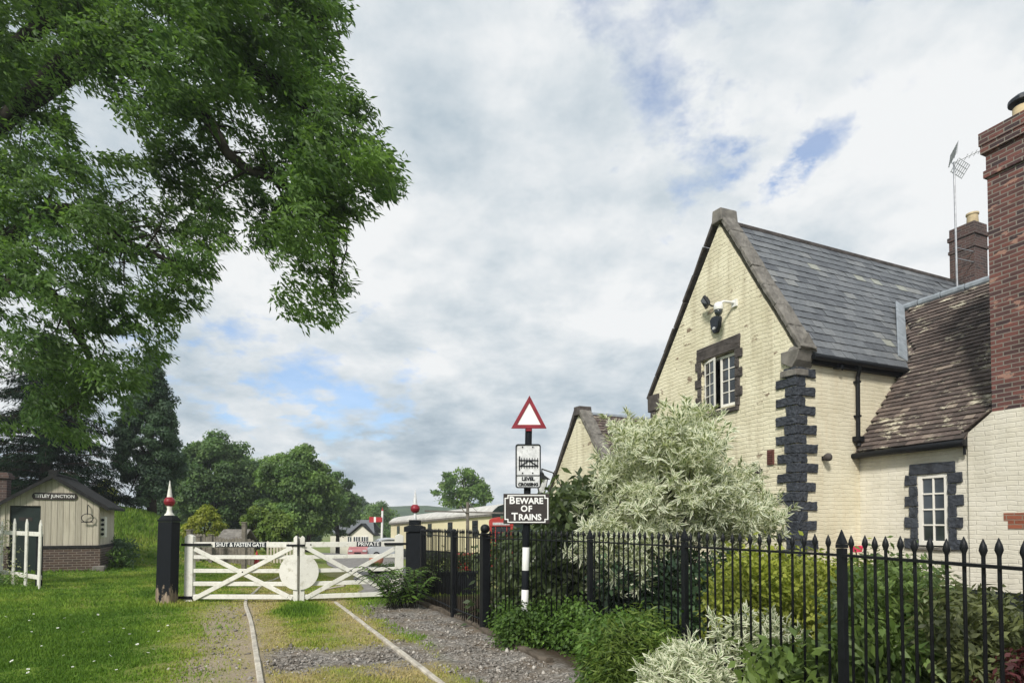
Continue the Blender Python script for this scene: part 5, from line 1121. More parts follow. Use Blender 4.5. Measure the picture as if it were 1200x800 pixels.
for (p0, L_p) in limbs:
    pts = [np.array(p0)]+[at(*q) for q in L_p]; pts = [pts[0]]+smooth_pts(pts, 14)[1:]; m = MB(); r_ = np.linspace(.17, .02, len(pts)); m.tube(pts, r_, 8)
    for k in range(2, len(pts), 1):
        near = cl[np.argsort(np.linalg.norm(cl-pts[k], axis=1))[g.integers(5, 140, 4)]]
        for q in near:
            if np.linalg.norm(q-pts[k]) < 1.9: m.tube([pts[k], (pts[k]+q)/2+g.normal(0, .10, 3)+UP*.06, q], [min(r_[k]*.42, .026)+.004, .012, .004], 5)
    m.build('limb', M['limb'], ash, smooth=True)

# trees beyond the hut and the gate
def tree(name, label, m_, px, Yd, ytop, ybot, rpx, nlump, per, L, W, trunk_r=.15, seed=0, shape=1.0, group=None, loose=1.0, cat='tree', bark='bark', thin=False, dx=0):
    g = np.random.default_rng(seed+500); top = at(px, ytop, Yd); bx = at(px+dx, 615, Yd)[0]; base = np.array([bx, Yd, gz(bx, Yd)])
    rx = rpx*Yd/F; zb = at(px, ybot, Yd)[2]; zc = (top[2]+zb)/2; rz = (top[2]-zb)/2
    t = thing(name, base, label, cat, group)
    th_ = g.uniform(0, 2*math.pi, nlump); ph = np.arccos(g.uniform(-.75, 1, nlump)); rad = g.uniform(.35, 1, nlump)**.5*(1 if not thin else .95)
    lc = np.stack([np.sin(ph)*np.cos(th_), np.sin(ph)*np.sin(th_), np.cos(ph)], 1)*rad[:, None]
    wid = 1-np.clip(lc[:, 2], 0, 1)*(1-shape)
    lc = np.stack([lc[:, 0]*rx*wid*.86, lc[:, 1]*rx*wid*.86, lc[:, 2]*rz*.9], 1)+np.array([top[0], Yd, zc])
    lr = np.minimum(rx, rz)*g.uniform(.20, .40, nlump)*loose; N = nlump*per
    dirs = nrmz(g.normal(0, 1, (N, 3))+np.array([0, 0, .25])); rr = np.repeat(lr, per)*g.uniform(.45, 1.08, N)
    p = np.repeat(lc, per, 0)+dirs*rr[:, None]*np.array([1.15, 1.15, .8]); p[:, 2] = np.maximum(p[:, 2], base[2]+.15)
    nn = dirs*.8+np.array([0, 0, .5])+g.normal(0, .5, (N, 3)); d = np.cross(nn, g.normal(0, 1, (N, 3)))-UP*.3
    rnd = np.clip(np.repeat(g.uniform(0, 1, nlump), per)*.6+g.uniform(0, .4, N), 0, 1)
    v, f, a = leaf_geo(p, d, nn, L*g.uniform(.7, 1.3, N), W*g.uniform(.7, 1.3, N), rnd); np_mesh('crown', v, f, m_, t, attrs=a)
    m = MB(); c = np.array([top[0], Yd, zc]); hgt = c-base
    m.tube([base-UP*.3, base+hgt*.3, base+hgt*.7+np.array([.1*rx*g.normal(), 0, 0]), c+UP*rz*.5], [trunk_r*1.2, trunk_r, trunk_r*.7, trunk_r*.2], 8)
    for i in g.integers(0, nlump, min(nlump, 14)): q = lc[i]; s0 = base+hgt*g.uniform(.35, .95); m.tube([s0, (s0+q)/2+UP*.12*rz, q], [trunk_r*.4, trunk_r*.25, trunk_r*.06], 5)
    m.build('trunk', M[bark], t, smooth=True); return t
GT = 'trees beyond the crossing'
tree('broadleaf_tree', 'full green tree with layered crown right of the dark holly, beyond the gate', ML['mid'], 254, 46, 503, 640, 52, 130, 400, .25, .15, .3, 1, group=GT, loose=.66)
tree('broadleaf_tree', 'rounded green tree behind the centre of the white gate', ML['mid2'], 350, 44, 519, 648, 52, 130, 400, .25, .15, .3, 2, group=GT, loose=.66)
tree('broadleaf_tree', 'pale green tree filling the gap behind the two rounded crowns', ML['mid2'], 300, 58, 528, 645, 46, 110, 400, .27, .16, .25, 17, group=GT, loose=.8)
tree('broadleaf_tree', 'thin open-crowned tree at the right end of the tree line, left of the signal box', ML['mid'], 396, 60, 550, 640, 27, 70, 150, .3, .17, .2, 3, group=GT, loose=.75)
tree('broadleaf_tree', 'mid-sized green tree sloping the tree line down towards the signal box', ML['mid'], 362, 54, 545, 645, 24, 80, 380, .26, .15, .2, 19, group=GT, loose=.8)
tree('broadleaf_tree', 'low dark tree between the two large round crowns', ML['dark'], 302, 50, 540, 648, 38, 60, 380, .30, .17, .25, 4, group=GT)
tree('broadleaf_tree', 'dense dark tree behind the red-balled post', ML['dark'], 208, 52, 522, 640, 38, 60, 380, .30, .17, .25, 5, group=GT)
tree('broadleaf_tree', 'small rounded bright green tree behind the red signal arm', ML['mid2'], 436, 92, 585, 642, 30, 45, 330, .34, .22, .2, 6, group=GT)
tree('broadleaf_tree', 'low dark bushy tree just left of the signal box', ML['dark'], 358, 80, 585, 646, 20, 40, 330, .30, .17, .2, 7, group=GT)
tree('broadleaf_tree', 'sparse airy tree rising behind the cream railway coach', ML['mid2'], 545, 62, 547, 606, 40, 60, 75, .36, .20, .18, 8, group=GT, loose=.7)
tree('broadleaf_tree', 'hazy distant tree seen over the thin tree, low on the skyline', ML['dark'], 410, 150, 570, 630, 22, 40, 220, .7, .5, .3, 18, group=GT)
tree('holly_tree', 'tall dark blue-green holly tree between the hut and the gate post', ML['dark'], 178, 29, 400, 632, 43, 170, 330, .14, .07, .2, 9, shape=.22, loose=.62)
tree('broadleaf_tree', 'yellowish shrubby tree behind the hut roof, left of the holly', ML['yellow'], 122, 33, 560, 630, 18, 30, 260, .16, .09, .08, 10, group=GT)
tree('young_tree', 'young yellow-leaved tree beside the black finial post', ML['yellow'], 240, 27, 586, 650, 25, 34, 120, .15, .075, .05, 11, group='young trees by the board fence', loose=.7, shape=.5)
tree('young_tree', 'young light green tree behind the middle of the left gate leaf', ML['lime2'], 326, 29, 596, 650, 24, 60, 210, .15, .085, .05, 12, group='young trees by the board fence', loose=.7, shape=.5)
tree('young_tree', 'small slender green tree just left of the light green one', ML['lime2'], 300, 31, 590, 650, 17, 40, 180, .15, .085, .05, 13, group='young trees by the board fence', loose=.8)
# layered conifer behind the hut
cb = at(52, 615, 25.5); cb[2] = gz(cb[0], cb[1]); con = thing('conifer_tree', cb, 'dark conifer with tiered drooping boughs right behind the hut', 'tree')
g = np.random.default_rng(77); ztop = at(60, 392, 25.5)[2]; cs_ = []; dirs_ = []; m = MB(); m.tube([cb-UP*.3, cb+UP*(ztop-cb[2])*.6, (cb[0]+.2, cb[1], ztop)], [.28, .17, .03], 8)
for lev in range(20):
    u = lev/19; z = cb[2]+.7+(ztop-cb[2]-.8)*u; rr = 3.4*(1-u)**.75+.22
    for k in range(int(8+7*(1-u))):
        an = g.uniform(0, 2*math.pi); e = np.array([math.cos(an), math.sin(an), 0]); ln = rr*g.uniform(.6, 1.08)
        m.tube([np.array([cb[0], cb[1], z]), np.array([cb[0], cb[1], z])+e*ln*.6+UP*.08, np.array([cb[0], cb[1], z])+e*ln-UP*(.10+.18*ln*.3)], [.03, .018, .006], 5)
        for s_ in np.linspace(.15, 1, int(4+ln*2.6)): cs_.append(np.array([cb[0], cb[1], z])+e*ln*s_-UP*(.28*s_*s_*ln*.35)+g.normal(0, .07, 3)*np.array([1, 1, .5])); dirs_.append(e)
cs_ = np.array(cs_); dirs_ = np.array(dirs_); v, f, a = sprays(cs_, 42, .36, .16, .035, g, out_dir=dirs_, flat=.10, droop=.7, jit=.4); np_mesh('crown', v, f, ML['conifer'], con, attrs=a); m.build('trunk', M['bark'], con, smooth=True)
tree('conifer_tree', 'dense black-green conifer at the left edge, behind the brick pier', ML['conifer'], -10, 30, 548, 640, 46, 60, 380, .2, .08, .2, 14, shape=.4)
# bank and lawn growth
shrub('weed_clump', 'weedy green clump growing at the right foot of the hut', 'weeds', ML['weed'], [[(122, 640), (150, 645), (152, 668), (126, 670)]], 18.9, 20, 26, 30, .22, .12, .05, seed=1, stem=6, sr=.008)
shrub('bramble_bush', 'dark low bush at the foot of the grass bank behind the hut', 'bush', ML['dark'], [[(128, 632), (150, 636), (155, 655), (130, 652)]], 20.2, 21.5, 40, 40, .3, .12, .06, seed=2, stem=6, sr=.01)
shrub('blossom_shrub', 'pale blossoming shrub on the picket fence at the left edge', 'shrub', ML['pale'], [[(-40, 598), (10, 600), (18, 640), (22, 680), (-40, 690)]], 13.7, 14.6, 60, 34, .2, .055, .032, seed=3, stem=10, sr=.01)
shrub('weed_clump', 'low leafy weeds under the end of the picket fence', 'weeds', ML['weed'], [[(-30, 668), (40, 672), (34, 692), (-30, 706)]], 12.8, 14.2, 60, 24, .13, .07, .02, seed=4, stem=0)

# garden behind the railings
VP = [[(698, 668), (672, 640), (686, 604), (708, 580), (714, 552), (740, 530), (724, 506), (748, 496), (778, 512), (794, 490), (808, 484), (826, 496), (836, 520), (842, 548), (872, 552), (898, 580), (908, 606), (900, 622), (872, 630), (842, 632), (812, 622), (778, 634), (752, 664), (726, 684)]]
t = shrub('variegated_shrub', 'large silvery cream variegated shrub in front of the tall gable', 'shrub', ML['varieg'], VP, 6.9, 9.0, 2800, 15, .17, .125, .030, seed=5, stem=40, sr=.020, clump=(330, .13), rosette=True)
shrub('laurel_shrub', 'dark broad-leaved shrub behind the railings beside the BEWARE board', 'shrub', ML['laurel'], [[(636, 690), (640, 602), (654, 572), (688, 562), (716, 580), (724, 640), (700, 700)]], 7.6, 9.4, 240, 22, .26, .15, .062, droop=.6, flat=.4, seed=6, stem=16, sr=.016)
shrub('laurel_shrub', 'very dark evergreen shrub filling behind the sign post', 'shrub', ML['laurel'], [[(572, 720), (574, 645), (600, 628), (650, 626), (700, 640), (760, 660), (800, 690), (800, 745), (700, 745), (640, 730)]], 8.2, 10.2, 330, 28, .3, .13, .055, droop=.5, flat=.4, seed=7, stem=16, sr=.016)
shrub('bay_bush', 'dark bush in deep shade below the variegated shrub', 'bush', ML['dark'], [[(700, 660), (860, 640), (880, 720), (820, 760), (700, 760)]], 6.8, 8.2, 260, 28, .28, .10, .045, seed=8, stem=12, sr=.014)
shrub('lime_bush', 'yellow-green leafy bush behind the railings, below the navy quoins', 'bush', ML['lime'], [[(842, 770), (836, 690), (858, 654), (905, 648), (960, 660), (1012, 668), (1024, 700), (1010, 740), (960, 770)]], 4.6, 6.2, 620, 34, .15, .055, .027, droop=.4, flat=.45, seed=9, stem=16, sr=.012)
shrub('peony_bush', 'mid-green leafy bush with reddish tips under the cottage window', 'bush', ML['garden'], [[(985, 800), (984, 690), (1000, 660), (1045, 656), (1090, 664), (1104, 690), (1108, 800)]], 4.0, 5.6, 480, 28, .15, .066, .025, droop=.5, flat=.45, seed=10, stem=14, sr=.012)
shrub('olive_bush', 'dull olive-green bush at the right end of the railings', 'bush', ML['olive'], [[(1100, 810), (1098, 698), (1120, 690), (1160, 694), (1184, 712), (1240, 745), (1240, 810)]], 3.4, 4.8, 320, 26, .13, .07, .024, droop=.4, flat=.4, seed=11, stem=14, sr=.01)
shrub('maroon_plant', 'maroon-leaved plant low in the right corner behind the railings', 'plant', ML['maroon'], [[(1165, 800), (1172, 760), (1200, 752), (1225, 770), (1225, 805)]], 3.2, 3.9, 40, 20, .09, .05, .022, seed=12, stem=6, sr=.006)
shrub('broad_leaf_plant', 'big-leaved dark green plants low behind the pointed railing post', 'plant', ML['garden'], [[(870, 810), (880, 760), (940, 748), (1010, 738), (1080, 745), (1140, 760), (1140, 812)]], 3.6, 4.6, 190, 18, .14, .10, .042, droop=.7, flat=.4, seed=13, stem=8, sr=.008)
shrub('white_edged_shrub', 'low white-edged shrub spilling forward through the railings', 'shrub', ML['whitevar'], [[(758, 815), (766, 796), (782, 776), (800, 758), (812, 752), (822, 766), (830, 782), (830, 815)]], 4.0, 4.75, 480, 14, .11, .085, .021, rosette=True, clump=(90, .07), seed=14, stem=12, sr=.006, group='white-edged shrubs')
shrub('white_edged_shrub', 'white-edged shrub behind the bars, right of the spilling one', 'shrub', ML['whitevar'], [[(846, 815), (856, 775), (850, 742), (864, 728), (885, 724), (908, 730), (916, 752), (908, 790), (900, 815)]], 4.3, 5.2, 640, 14, .12, .09, .022, rosette=True, clump=(120, .08), seed=15, stem=14, sr=.006, group='white-edged shrubs')
def fence_d(x, y, g): return 9.0-(x-560)*.0155+g.uniform(-.55, .12, len(x))
shrub('nettle_patch', 'lush green nettles round the foot of the banded sign post', 'weeds', ML['weed'], [[(572, 742), (574, 718), (592, 704), (606, 722), (634, 704), (656, 716), (676, 706), (692, 722), (700, 770), (690, 782), (640, 762), (604, 748)]], 6, 9, 440, 34, .12, .050, .028, droop=.55, flat=.5, seed=16, stem=20, sr=.006, dfun=lambda x, y, g: 8.45-(x-566)*.0155+g.uniform(-.38, .2, len(x)))
shrub('weed_clump', 'tangled paler weeds and grass in front of the railings, left of the white shrub', 'weeds', ML['lime2'], [[(690, 800), (690, 760), (720, 735), (760, 722), (790, 730), (790, 770), (750, 815), (700, 830)]], 4.6, 6, 260, 30, .12, .075, .013, droop=.3, flat=.6, seed=17, stem=14, sr=.004, up=.2)
shrub('weed_clump', 'mid-green weeds tangled along the railings, right of the nettles', 'weeds', ML['weed'], [[(680, 800), (684, 720), (740, 722), (800, 740), (780, 800), (720, 820)]], 4.9, 6.3, 320, 30, .12, .05, .026, droop=.5, flat=.5, seed=18, stem=10, sr=.005)
shrub('nettle_patch', 'small tuft of nettles hiding the very foot of the banded sign post', 'weeds', ML['weed'], [[(584, 752), (590, 722), (606, 712), (630, 714), (644, 730), (640, 756)]], 6.75, 7.08, 90, 34, .11, .05, .028, droop=.55, flat=.5, seed=26, stem=10, sr=.005)
# fern by the gate post
fb = gp(468, 712); fb[2] = 0; fern = thing('fern', fb, 'bright green fern spreading at the foot of the right gate post', 'fern'); g = np.random.default_rng(44); P_ = []; D_ = []; N_ = []; Ls = []
fm = MB()
for k in range(46):
    an = g.uniform(0, 2*math.pi); e = np.array([math.cos(an), math.sin(an), 0]); ln = g.uniform(.5, .95); s_ = np.array([-e[1], e[0], 0]); b_ = fb+np.array([g.normal(0, .16), g.normal(0, .12), 0]); pr_pts = []
    for t_ in np.linspace(0, 1, 15):
        q = b_+e*ln*.85*t_+UP*(ln*2.1*t_-ln*1.45*t_*t_); pr_pts.append(q)
        if t_ > .12:
            for sg in (1, -1): P_.append(q); D_.append(s_*sg+e*.45-UP*.15); N_.append(UP+e*.2+g.normal(0, .15, 3)); Ls.append(.21*ln*(1.05-t_)*1.3+.02)
    fm.tube(pr_pts[::2], [.006]*len(pr_pts[::2]), 4)
Ls = np.array(Ls); v, f, a = leaf_geo(np.array(P_), np.array(D_), np.array(N_), Ls, Ls*.30, g.uniform(.3, 1, len(P_))); np_mesh('fronds', v, f, ML['weed'], fern, attrs=a); fm.build('stems', M['limb'], fern)
# rose
rb_ = at(1003, 643, 5.2); rs = thing('rose', (rb_[0], rb_[1], 0), 'single pink rose bloom above the lime bush, beside the pointed post', 'rose')
m = MB()
for k in range(9):
    an = k*2.4; e = np.array([math.cos(an), math.sin(an), 0]); r_ = .012+.0035*k; s_ = np.array([-e[1], e[0], 0]); m.prism([rb_+e*r_-s_*.022-UP*.025, rb_+e*r_+s_*.022-UP*.025, rb_+e*(r_+.014)+s_*.026+UP*.02, rb_+e*(r_+.016)+UP*.032, rb_+e*(r_+.014)-s_*.026+UP*.02], e*.003)
m.build('bloom', M['rose'], rs)
m = MB(); m.tube([(rb_[0]+.1, rb_[1], 0), (rb_[0]+.08, rb_[1], .6), rb_-UP*.02], .006, 6); m.build('stem', M['limb'], rs)

# ------------------------------------------------------------------ beyond the gate
# board fence, shed, cone
def fence_run(p, q, n, h, label, grp, m_, gap=.12):
    t = thing('board_fence', (p[0], p[1], gz(*p)), label, 'fence', grp); p = np.array(p); q = np.array(q); e = (q-p)/np.linalg.norm(q-p); e3 = np.array([e[0], e[1], 0]); nn = np.array([e[1], -e[0], 0])
    for i in range(n):
        c = p+(q-p)*(i+.5)/n; z = gz(*c); w_ = np.linalg.norm(q-p)/n*(1-gap)/2; m = MB(); hh = h*random.uniform(.94, 1.05)
        m.prism([np.array([c[0], c[1], z-.1])-e3*w_, np.array([c[0], c[1], z-.1])+e3*w_, np.array([c[0], c[1], z+hh-.05])+e3*w_, np.array([c[0], c[1], z+hh]), np.array([c[0], c[1], z+hh-.05])-e3*w_], nn*.02); m.build('pale', m_, t)
    for z_ in (.25, .75):
        m = MB(); m.bar(np.array([p[0], p[1], gz(*p)+h*z_])-nn*.03, np.array([q[0], q[1], gz(*q)+h*z_])-nn*.03, .09, .04, side=UP); m.build('rail', m_, t)
    return t
fa = at(222, 640, 24.5)[:2]; fb2 = at(298, 640, 24.5)[:2]; fc = at(312, 640, 27)[:2]; fd = at(346, 640, 27)[:2]
fence_run(fa, fb2, 20, 1.05, 'old grey paling fence seen through the left half of the gate', 'paling fences beyond the gate', M['greywood'])
fence_run(fc, fd, 9, .95, 'short paler paling fence behind the gate meeting posts', 'paling fences beyond the gate', M['hutwood'], .4)
for px, Y, h, lab in ((233, 23.8, 1.0, 'squat dark timber post nearest the black finial post, beyond the gate'), (247, 23.8, 1.1, 'thick dark timber post beneath the young yellow tree'), (286, 22.5, 1.75, 'tall capped timber post beyond the lettered gate plate'), (222, 20, 1.35, 'pale weathered post close behind the gate heel post')):
    c = at(px, 650, Y); z = gz(c[0], c[1]); m = MB(); m.box((c[0], Y, z+h/2-.1), (.075, 0, 0), (0, .075, 0), (0, 0, h/2+.1)); m.box((c[0], Y, z+h+.02), (.1, 0, 0), (0, .1, 0), (0, 0, .018)); tag(m.build('timber_post', M['greywood'], None, loc=(c[0], Y, z), bevel=.008), lab, 'post', 'timber posts beyond the gate')
c = at(270, 640, 26); z = gz(c[0], 26); sh = thing('garden_shed', (c[0], 26.5, z), 'low grey shed with flat pitched roof behind the paling fence', 'shed')
m = MB(); z -= .45; m.abox(c[0]-.5, c[0]+.5, 26, 27.2, z-.2, z+1.25); m.build('wall', M['greywood'], sh); m = MB(); m.prism([(c[0]-.6, 25.9, z+1.26), (c[0]+.6, 25.9, z+1.26), (c[0]+.6, 26.6, z+1.72), (c[0]-.6, 26.6, z+1.72)], (0, 0, .05)); m.prism([(c[0]-.6, 27.3, z+1.26), (c[0]+.6, 27.3, z+1.26), (c[0]+.6, 26.605, z+1.72), (c[0]-.6, 26.605, z+1.72)], (0, 0, .05)); m.build('roof', M['stone'], sh)
c = at(301, 650, 25.5); z = gz(c[0], 25.5); cn = thing('traffic_cone', (c[0], 25.5, z), 'small red traffic cone by the paling fences', 'cone'); m = MB(); m.abox(c[0]-.16, c[0]+.16, 25.34, 25.66, z, z+.04); m.lathe([(.12, .04), (.025, .55)], (c[0], 25.5, z), 12); m.build('body', M['brightred'], cn); m = MB(); m.lathe([(.093, .2), (.066, .34)], (c[0], 25.5, z), 12); m.build('band', M['white_sign'], cn)
# signal box
bx = at(413, 640, 70); z0 = gz(bx[0], 70); sbx = thing('signal_box', (bx[0], 70, z0), 'small pale signal box with grey slate roof and two white finials', 'signal box')
def P7(px, y, Y=70.): return at(px, y, Y)
xl, xm, xr = P7(387, 640)[0], P7(412, 640)[0], P7(438.5, 640)[0]; zE = P7(400, 624.5)[2]; zR = P7(400, 609.5)[2]; zG = P7(422, 614)[2]; zE2 = P7(400, 626)[2]
m = MB(); m.abox(xl, xr, 70, 74, z0-.3, zE); m.prism([(xm, 69.4, z0-.3), (xr, 69.4, z0-.3), (xr, 69.4, zE2), ((xm+xr)/2, 69.4, zG-.15), (xm, 69.4, zE2)], (0, .6, 0)); m.build('wall', M['boxwall'], sbx)
m = MB(); m.prism([(xl-.3, 69.7, zE-.05), (xr+.1, 69.7, zE-.05), (xr-.6, 72, zR), (xl+1.6, 72, zR)], (0, 0, .1)); m.prism([(xl-.3, 74.3, zE-.05), (xr+.1, 74.3, zE-.05), (xr-.6, 72.01, zR), (xl+1.6, 72.01, zR)], (0, 0, .1)); m.prism([(xl-.3, 69.7, zE-.05), (xl+1.6, 72, zR), (xl-.3, 74.3, zE-.05)], (0, 0, .1))
xc = (xm+xr)/2; rf = m.build('roof', M['slate'], sbx); m = MB()
m.prism([(xm-.25, 69.1, zE2-.15), (xc, 69.1, zG), (xc, 72, zG), (xm-.25, 72, zE2-.15)], (0, 0, .12)); m.prism([(xr+.25, 69.1, zE2-.15), (xc+.005, 69.1, zG), (xc+.005, 72, zG), (xr+.25, 72, zE2-.15)], (0, 0, .12)); m.build('gable_roof', M['felt'], sbx)
for px in (410.3, 417.8):
    q = P7(px, 612, 72); m = MB(); m.lathe([(.12, zR-.1), (.10, zR+.2), (.2, zR+.4), (.06, zR+.75), (.02, zR+.95)], (q[0], 72, 0), 10); m.build('finial', M['white_sign'], sbx)
for x0, x1 in ((P7(413.5, 0)[0], P7(418, 0)[0]), (P7(420, 0)[0], P7(428, 0)[0]), (P7(429, 0)[0], P7(437, 0)[0])):
    m = MB(); za, zb = P7(0, 636)[2], P7(0, 628)[2]; m.abox(x0, x1, 69.33, 69.39, za, zb); wf = m.build('window', M['white_sign'], sbx); m = MB(); n_ = 2 if x1-x0 < .6 else 3; wd = (x1-x0)/n_
    for i in range(n_): m.abox(x0+wd*i+.05, x0+wd*(i+1)-.04, 69.31, 69.328, za+.06, zb-.06)
    m.build('pane', M['glass'], wf)
m = MB(); m.abox(P7(397, 0)[0], P7(399.5, 0)[0], 69.94, 69.99, P7(0, 636)[2], P7(0, 629)[2]); m.build('door', M['boxwall'], sbx)
m = MB(); m.abox(xl, xm-.02, 69.93, 69.99, P7(0, 638.5)[2], P7(0, 637)[2]); m.build('band_course', M['greywood'], sbx)
# semaphore
c = at(447, 630, 58); z = gz(c[0], 58); sm_ = thing('semaphore_signal', (c[0], 58, z), 'white semaphore post with a red arm marked by a white stripe', 'signal'); z1 = at(448.5, 598, 58)[2]
m = MB(); m.tube([(c[0], 58, z-.3), (c[0]+.08, 58, z1)], [.13, .10], 10); m.build('post', M['white_sign'], sm_)
m = MB(); m.lathe([(.13, z1), (.05, z1+.1), (.01, z1+.35)], (c[0]+.08, 58, 0), 8); m.build('finial', M['brightred'], sm_)
za, zb = at(440, 611.8, 58)[2], at(440, 605.2, 58)[2]; xa, xb = at(433.2, 600, 58)[0], at(448.3, 600, 58)[0]
m = MB(); m.prism([(xa, 57.84, za), (xb, 57.84, za+.05), (xb, 57.84, zb-.05), (xa, 57.84, zb)], (0, .03, 0)); arm = m.build('arm', M['brightred'], sm_); m = MB(); xs = at(438.6, 600, 58)[0]; m.prism([(xs, 57.83, za+.01), (xs+.2, 57.83, za+.02), (xs+.2, 57.83, zb-.02), (xs, 57.83, zb-.01)], (0, .008, 0)); m.build('stripe', M['white_sign'], arm)
# coach
c0 = np.array([-1.15, 35.0, 0]); c1 = at(458, 615, 56.5); c1[2] = 0; ce = (c1-c0); cL = np.linalg.norm(ce); ce /= cL; cn_ = np.array([ce[1], -ce[0], 0]); cn_ = -cn_ if cn_[0] < 0 else cn_   # cn_ points away from the track side (right)
zt0 = at(577, 588.5, 35)[2]; zt1 = at(470, 604, 54)[2]; cz = (zt1-zt0)/cL; cev = ce+UP*cz
def CP(u, w_, z): return c0+cev*u+cn_*w_+UP*(zt0+z)
coach = thing('railway_coach', c0+UP*gz(c0[0], c0[1]), 'long cream railway coach with pale grey curved roof behind the railings', 'railway coach')
m = MB(); m.prism([CP(0, 0, -3.0), CP(0, 0, -.62), CP(cL, 0, -.62), CP(cL, 0, -3.0)], cn_*2.7); m.build('body', M['coach'], coach)
m = MB(); prof = [(-.12, -.66), (-.10, -.52), (.25, -.22), (.8, -.05), (1.35, 0), (1.9, -.05), (2.45, -.22), (2.8, -.52), (2.82, -.66)]; m.prism([CP(-.25, w_, z) for w_, z in prof], cev*(cL+.5)); m.build('roof', M['coachroof'], coach)
m = MB(); m.prism([CP(-.30, w_, z) for w_, z in [(-.14, -.95)]+prof[1:-1]+[(2.84, -.95)]], cev*.04); m.prism([CP(-.012, 0, -3.0), CP(-.012, 2.7, -3.0), CP(-.012, 2.7, -.67), CP(-.012, 0, -.67)], cev*.01); m.build('end_panel', M['darkgreen'], coach)
m = MB(); m.prism([CP(-.1, -.15, -.80), CP(cL+.1, -.15, -.80), CP(cL+.1, -.15, -.67), CP(-.1, -.15, -.67)], cn_*.14); m.build('gutter', M['brown'] if 'brown' in M else M['stone'], coach)
for i, u in enumerate(np.arange(2.2, cL-1, 4.6)):
    m = MB(); hgt_ = .6; m.prism([CP(u, -.02, -2.0), CP(u+.95, -.02, -2.0), CP(u+.95, -.02, -.98), CP(u, -.02, -.98)], cn_*.018); f_ = m.build('window', M['brownplate'], coach)
    m = MB(); m.prism([CP(u+.07, -.03, -1.93), CP(u+.88, -.03, -1.93), CP(u+.88, -.03, -1.34), CP(u+.07, -.03, -1.34)], cn_*.009); m.prism([CP(u+.07, -.03, -1.28), CP(u+.88, -.03, -1.28), CP(u+.88, -.03, -1.04), CP(u+.07, -.03, -1.04)], cn_*.009); m.build('pane', M['glass'], f_)
m = MB(); m.prism([CP(0, .1, -3.6), CP(cL, .1, -3.6), CP(cL, .1, -3.02), CP(0, .1, -3.02)], cn_*2.5); m.build('underframe', M['iron'], coach)
# line post with cross arm
c = at(548, 620, 27); z = gz(c[0], 27); lp_ = thing('line_post', (c[0], 27, z), 'dark timber post with long cross arm and braces in front of the coach', 'post'); zt = at(548, 588, 27)[2]; za = at(548, 601.5, 27)[2]
m = MB(); m.tube([(c[0], 27, z-.2), (c[0], 27, zt)], [.09, .065], 8); m.build('post', M['greywood'], lp_)
xa, xb = at(498, 600, 27)[0], at(592, 600, 27)[0]; m = MB(); m.bar((xa, 26.92, za+.12), (xb, 26.92, za+.02), .07, .05, side=UP); m.build('cross_arm', M['stone'], lp_)
m = MB(); m.bar((c[0]-.35, 26.96, za+.33), (c[0]-.02, 26.96, za-.05), .045, .04, side=UP); m.build('brace', M['greywood'], lp_); m = MB(); m.bar((c[0]+.5, 26.96, za+.02), (c[0]+.03, 26.96, zt-.05), .02, .02, side=UP); m.build('brace', M['greywood'], lp_)
# telephone kiosk
c = at(587.5, 620, 26); z = gz(c[0], 26)-.0; kx = c[0]; kz = z; kk = thing('telephone_kiosk', (kx, 26, kz), 'red telephone kiosk with domed top behind the BEWARE board', 'telephone kiosk'); hw_ = .45; zt = at(587, 606, 26)[2]
m = MB()
for sx_ in (-1, 1):
    for sy_ in (-1, 1): m.abox(kx+sx_*hw_-.05, kx+sx_*hw_+.05, 26+sy_*hw_-.05, 26+sy_*hw_+.05, kz, zt-.38)
m.abox(kx-.5, kx+.5, 25.5, 26.5, kz-.1, kz+.22); m.abox(kx-.52, kx+.52, 25.48, 26.52, zt-.38, zt-.16); m.build('frame', M['kioskred'], kk, bevel=.01)
m = MB(); n_ = 10; pts = [(kx+.52*math.cos(math.pi*i/n_), 25.5, zt-.155+.17*math.sin(math.pi*i/n_)) for i in range(n_+1)]; m.prism(pts, (0, 1.0, 0)); m.build('domed_top', M['kioskred'], kk, bevel=.01)
m = MB(); m.abox(kx-.36, kx+.36, 25.465, 25.478, zt-.33, zt-.22); m.build('sign_panel', M['plate_grey'], kk)
m = MB(); m.abox(kx-.4, kx+.4, 25.55, 25.57, kz+.23, zt-.39); m.abox(kx-.41, kx-.40, 25.6, 26.4, kz+.23, zt-.39); m.abox(kx+.40, kx+.41, 25.6, 26.4, kz+.23, zt-.39); m.build('glazing', M['glass'], kk)
m = MB()
for i in range(1, 6): zz_ = kz+.22+(zt-.38-kz-.22)*i/6; m.abox(kx-.4, kx+.4, 25.53, 25.548, zz_-.015, zz_+.015)
for x_ in (-.24, .24): m.abox(kx+x_-.015, kx+x_+.015, 25.51, 25.528, kz+.23, zt-.39)
m.build('glazing_bars', M['kioskred'], kk)
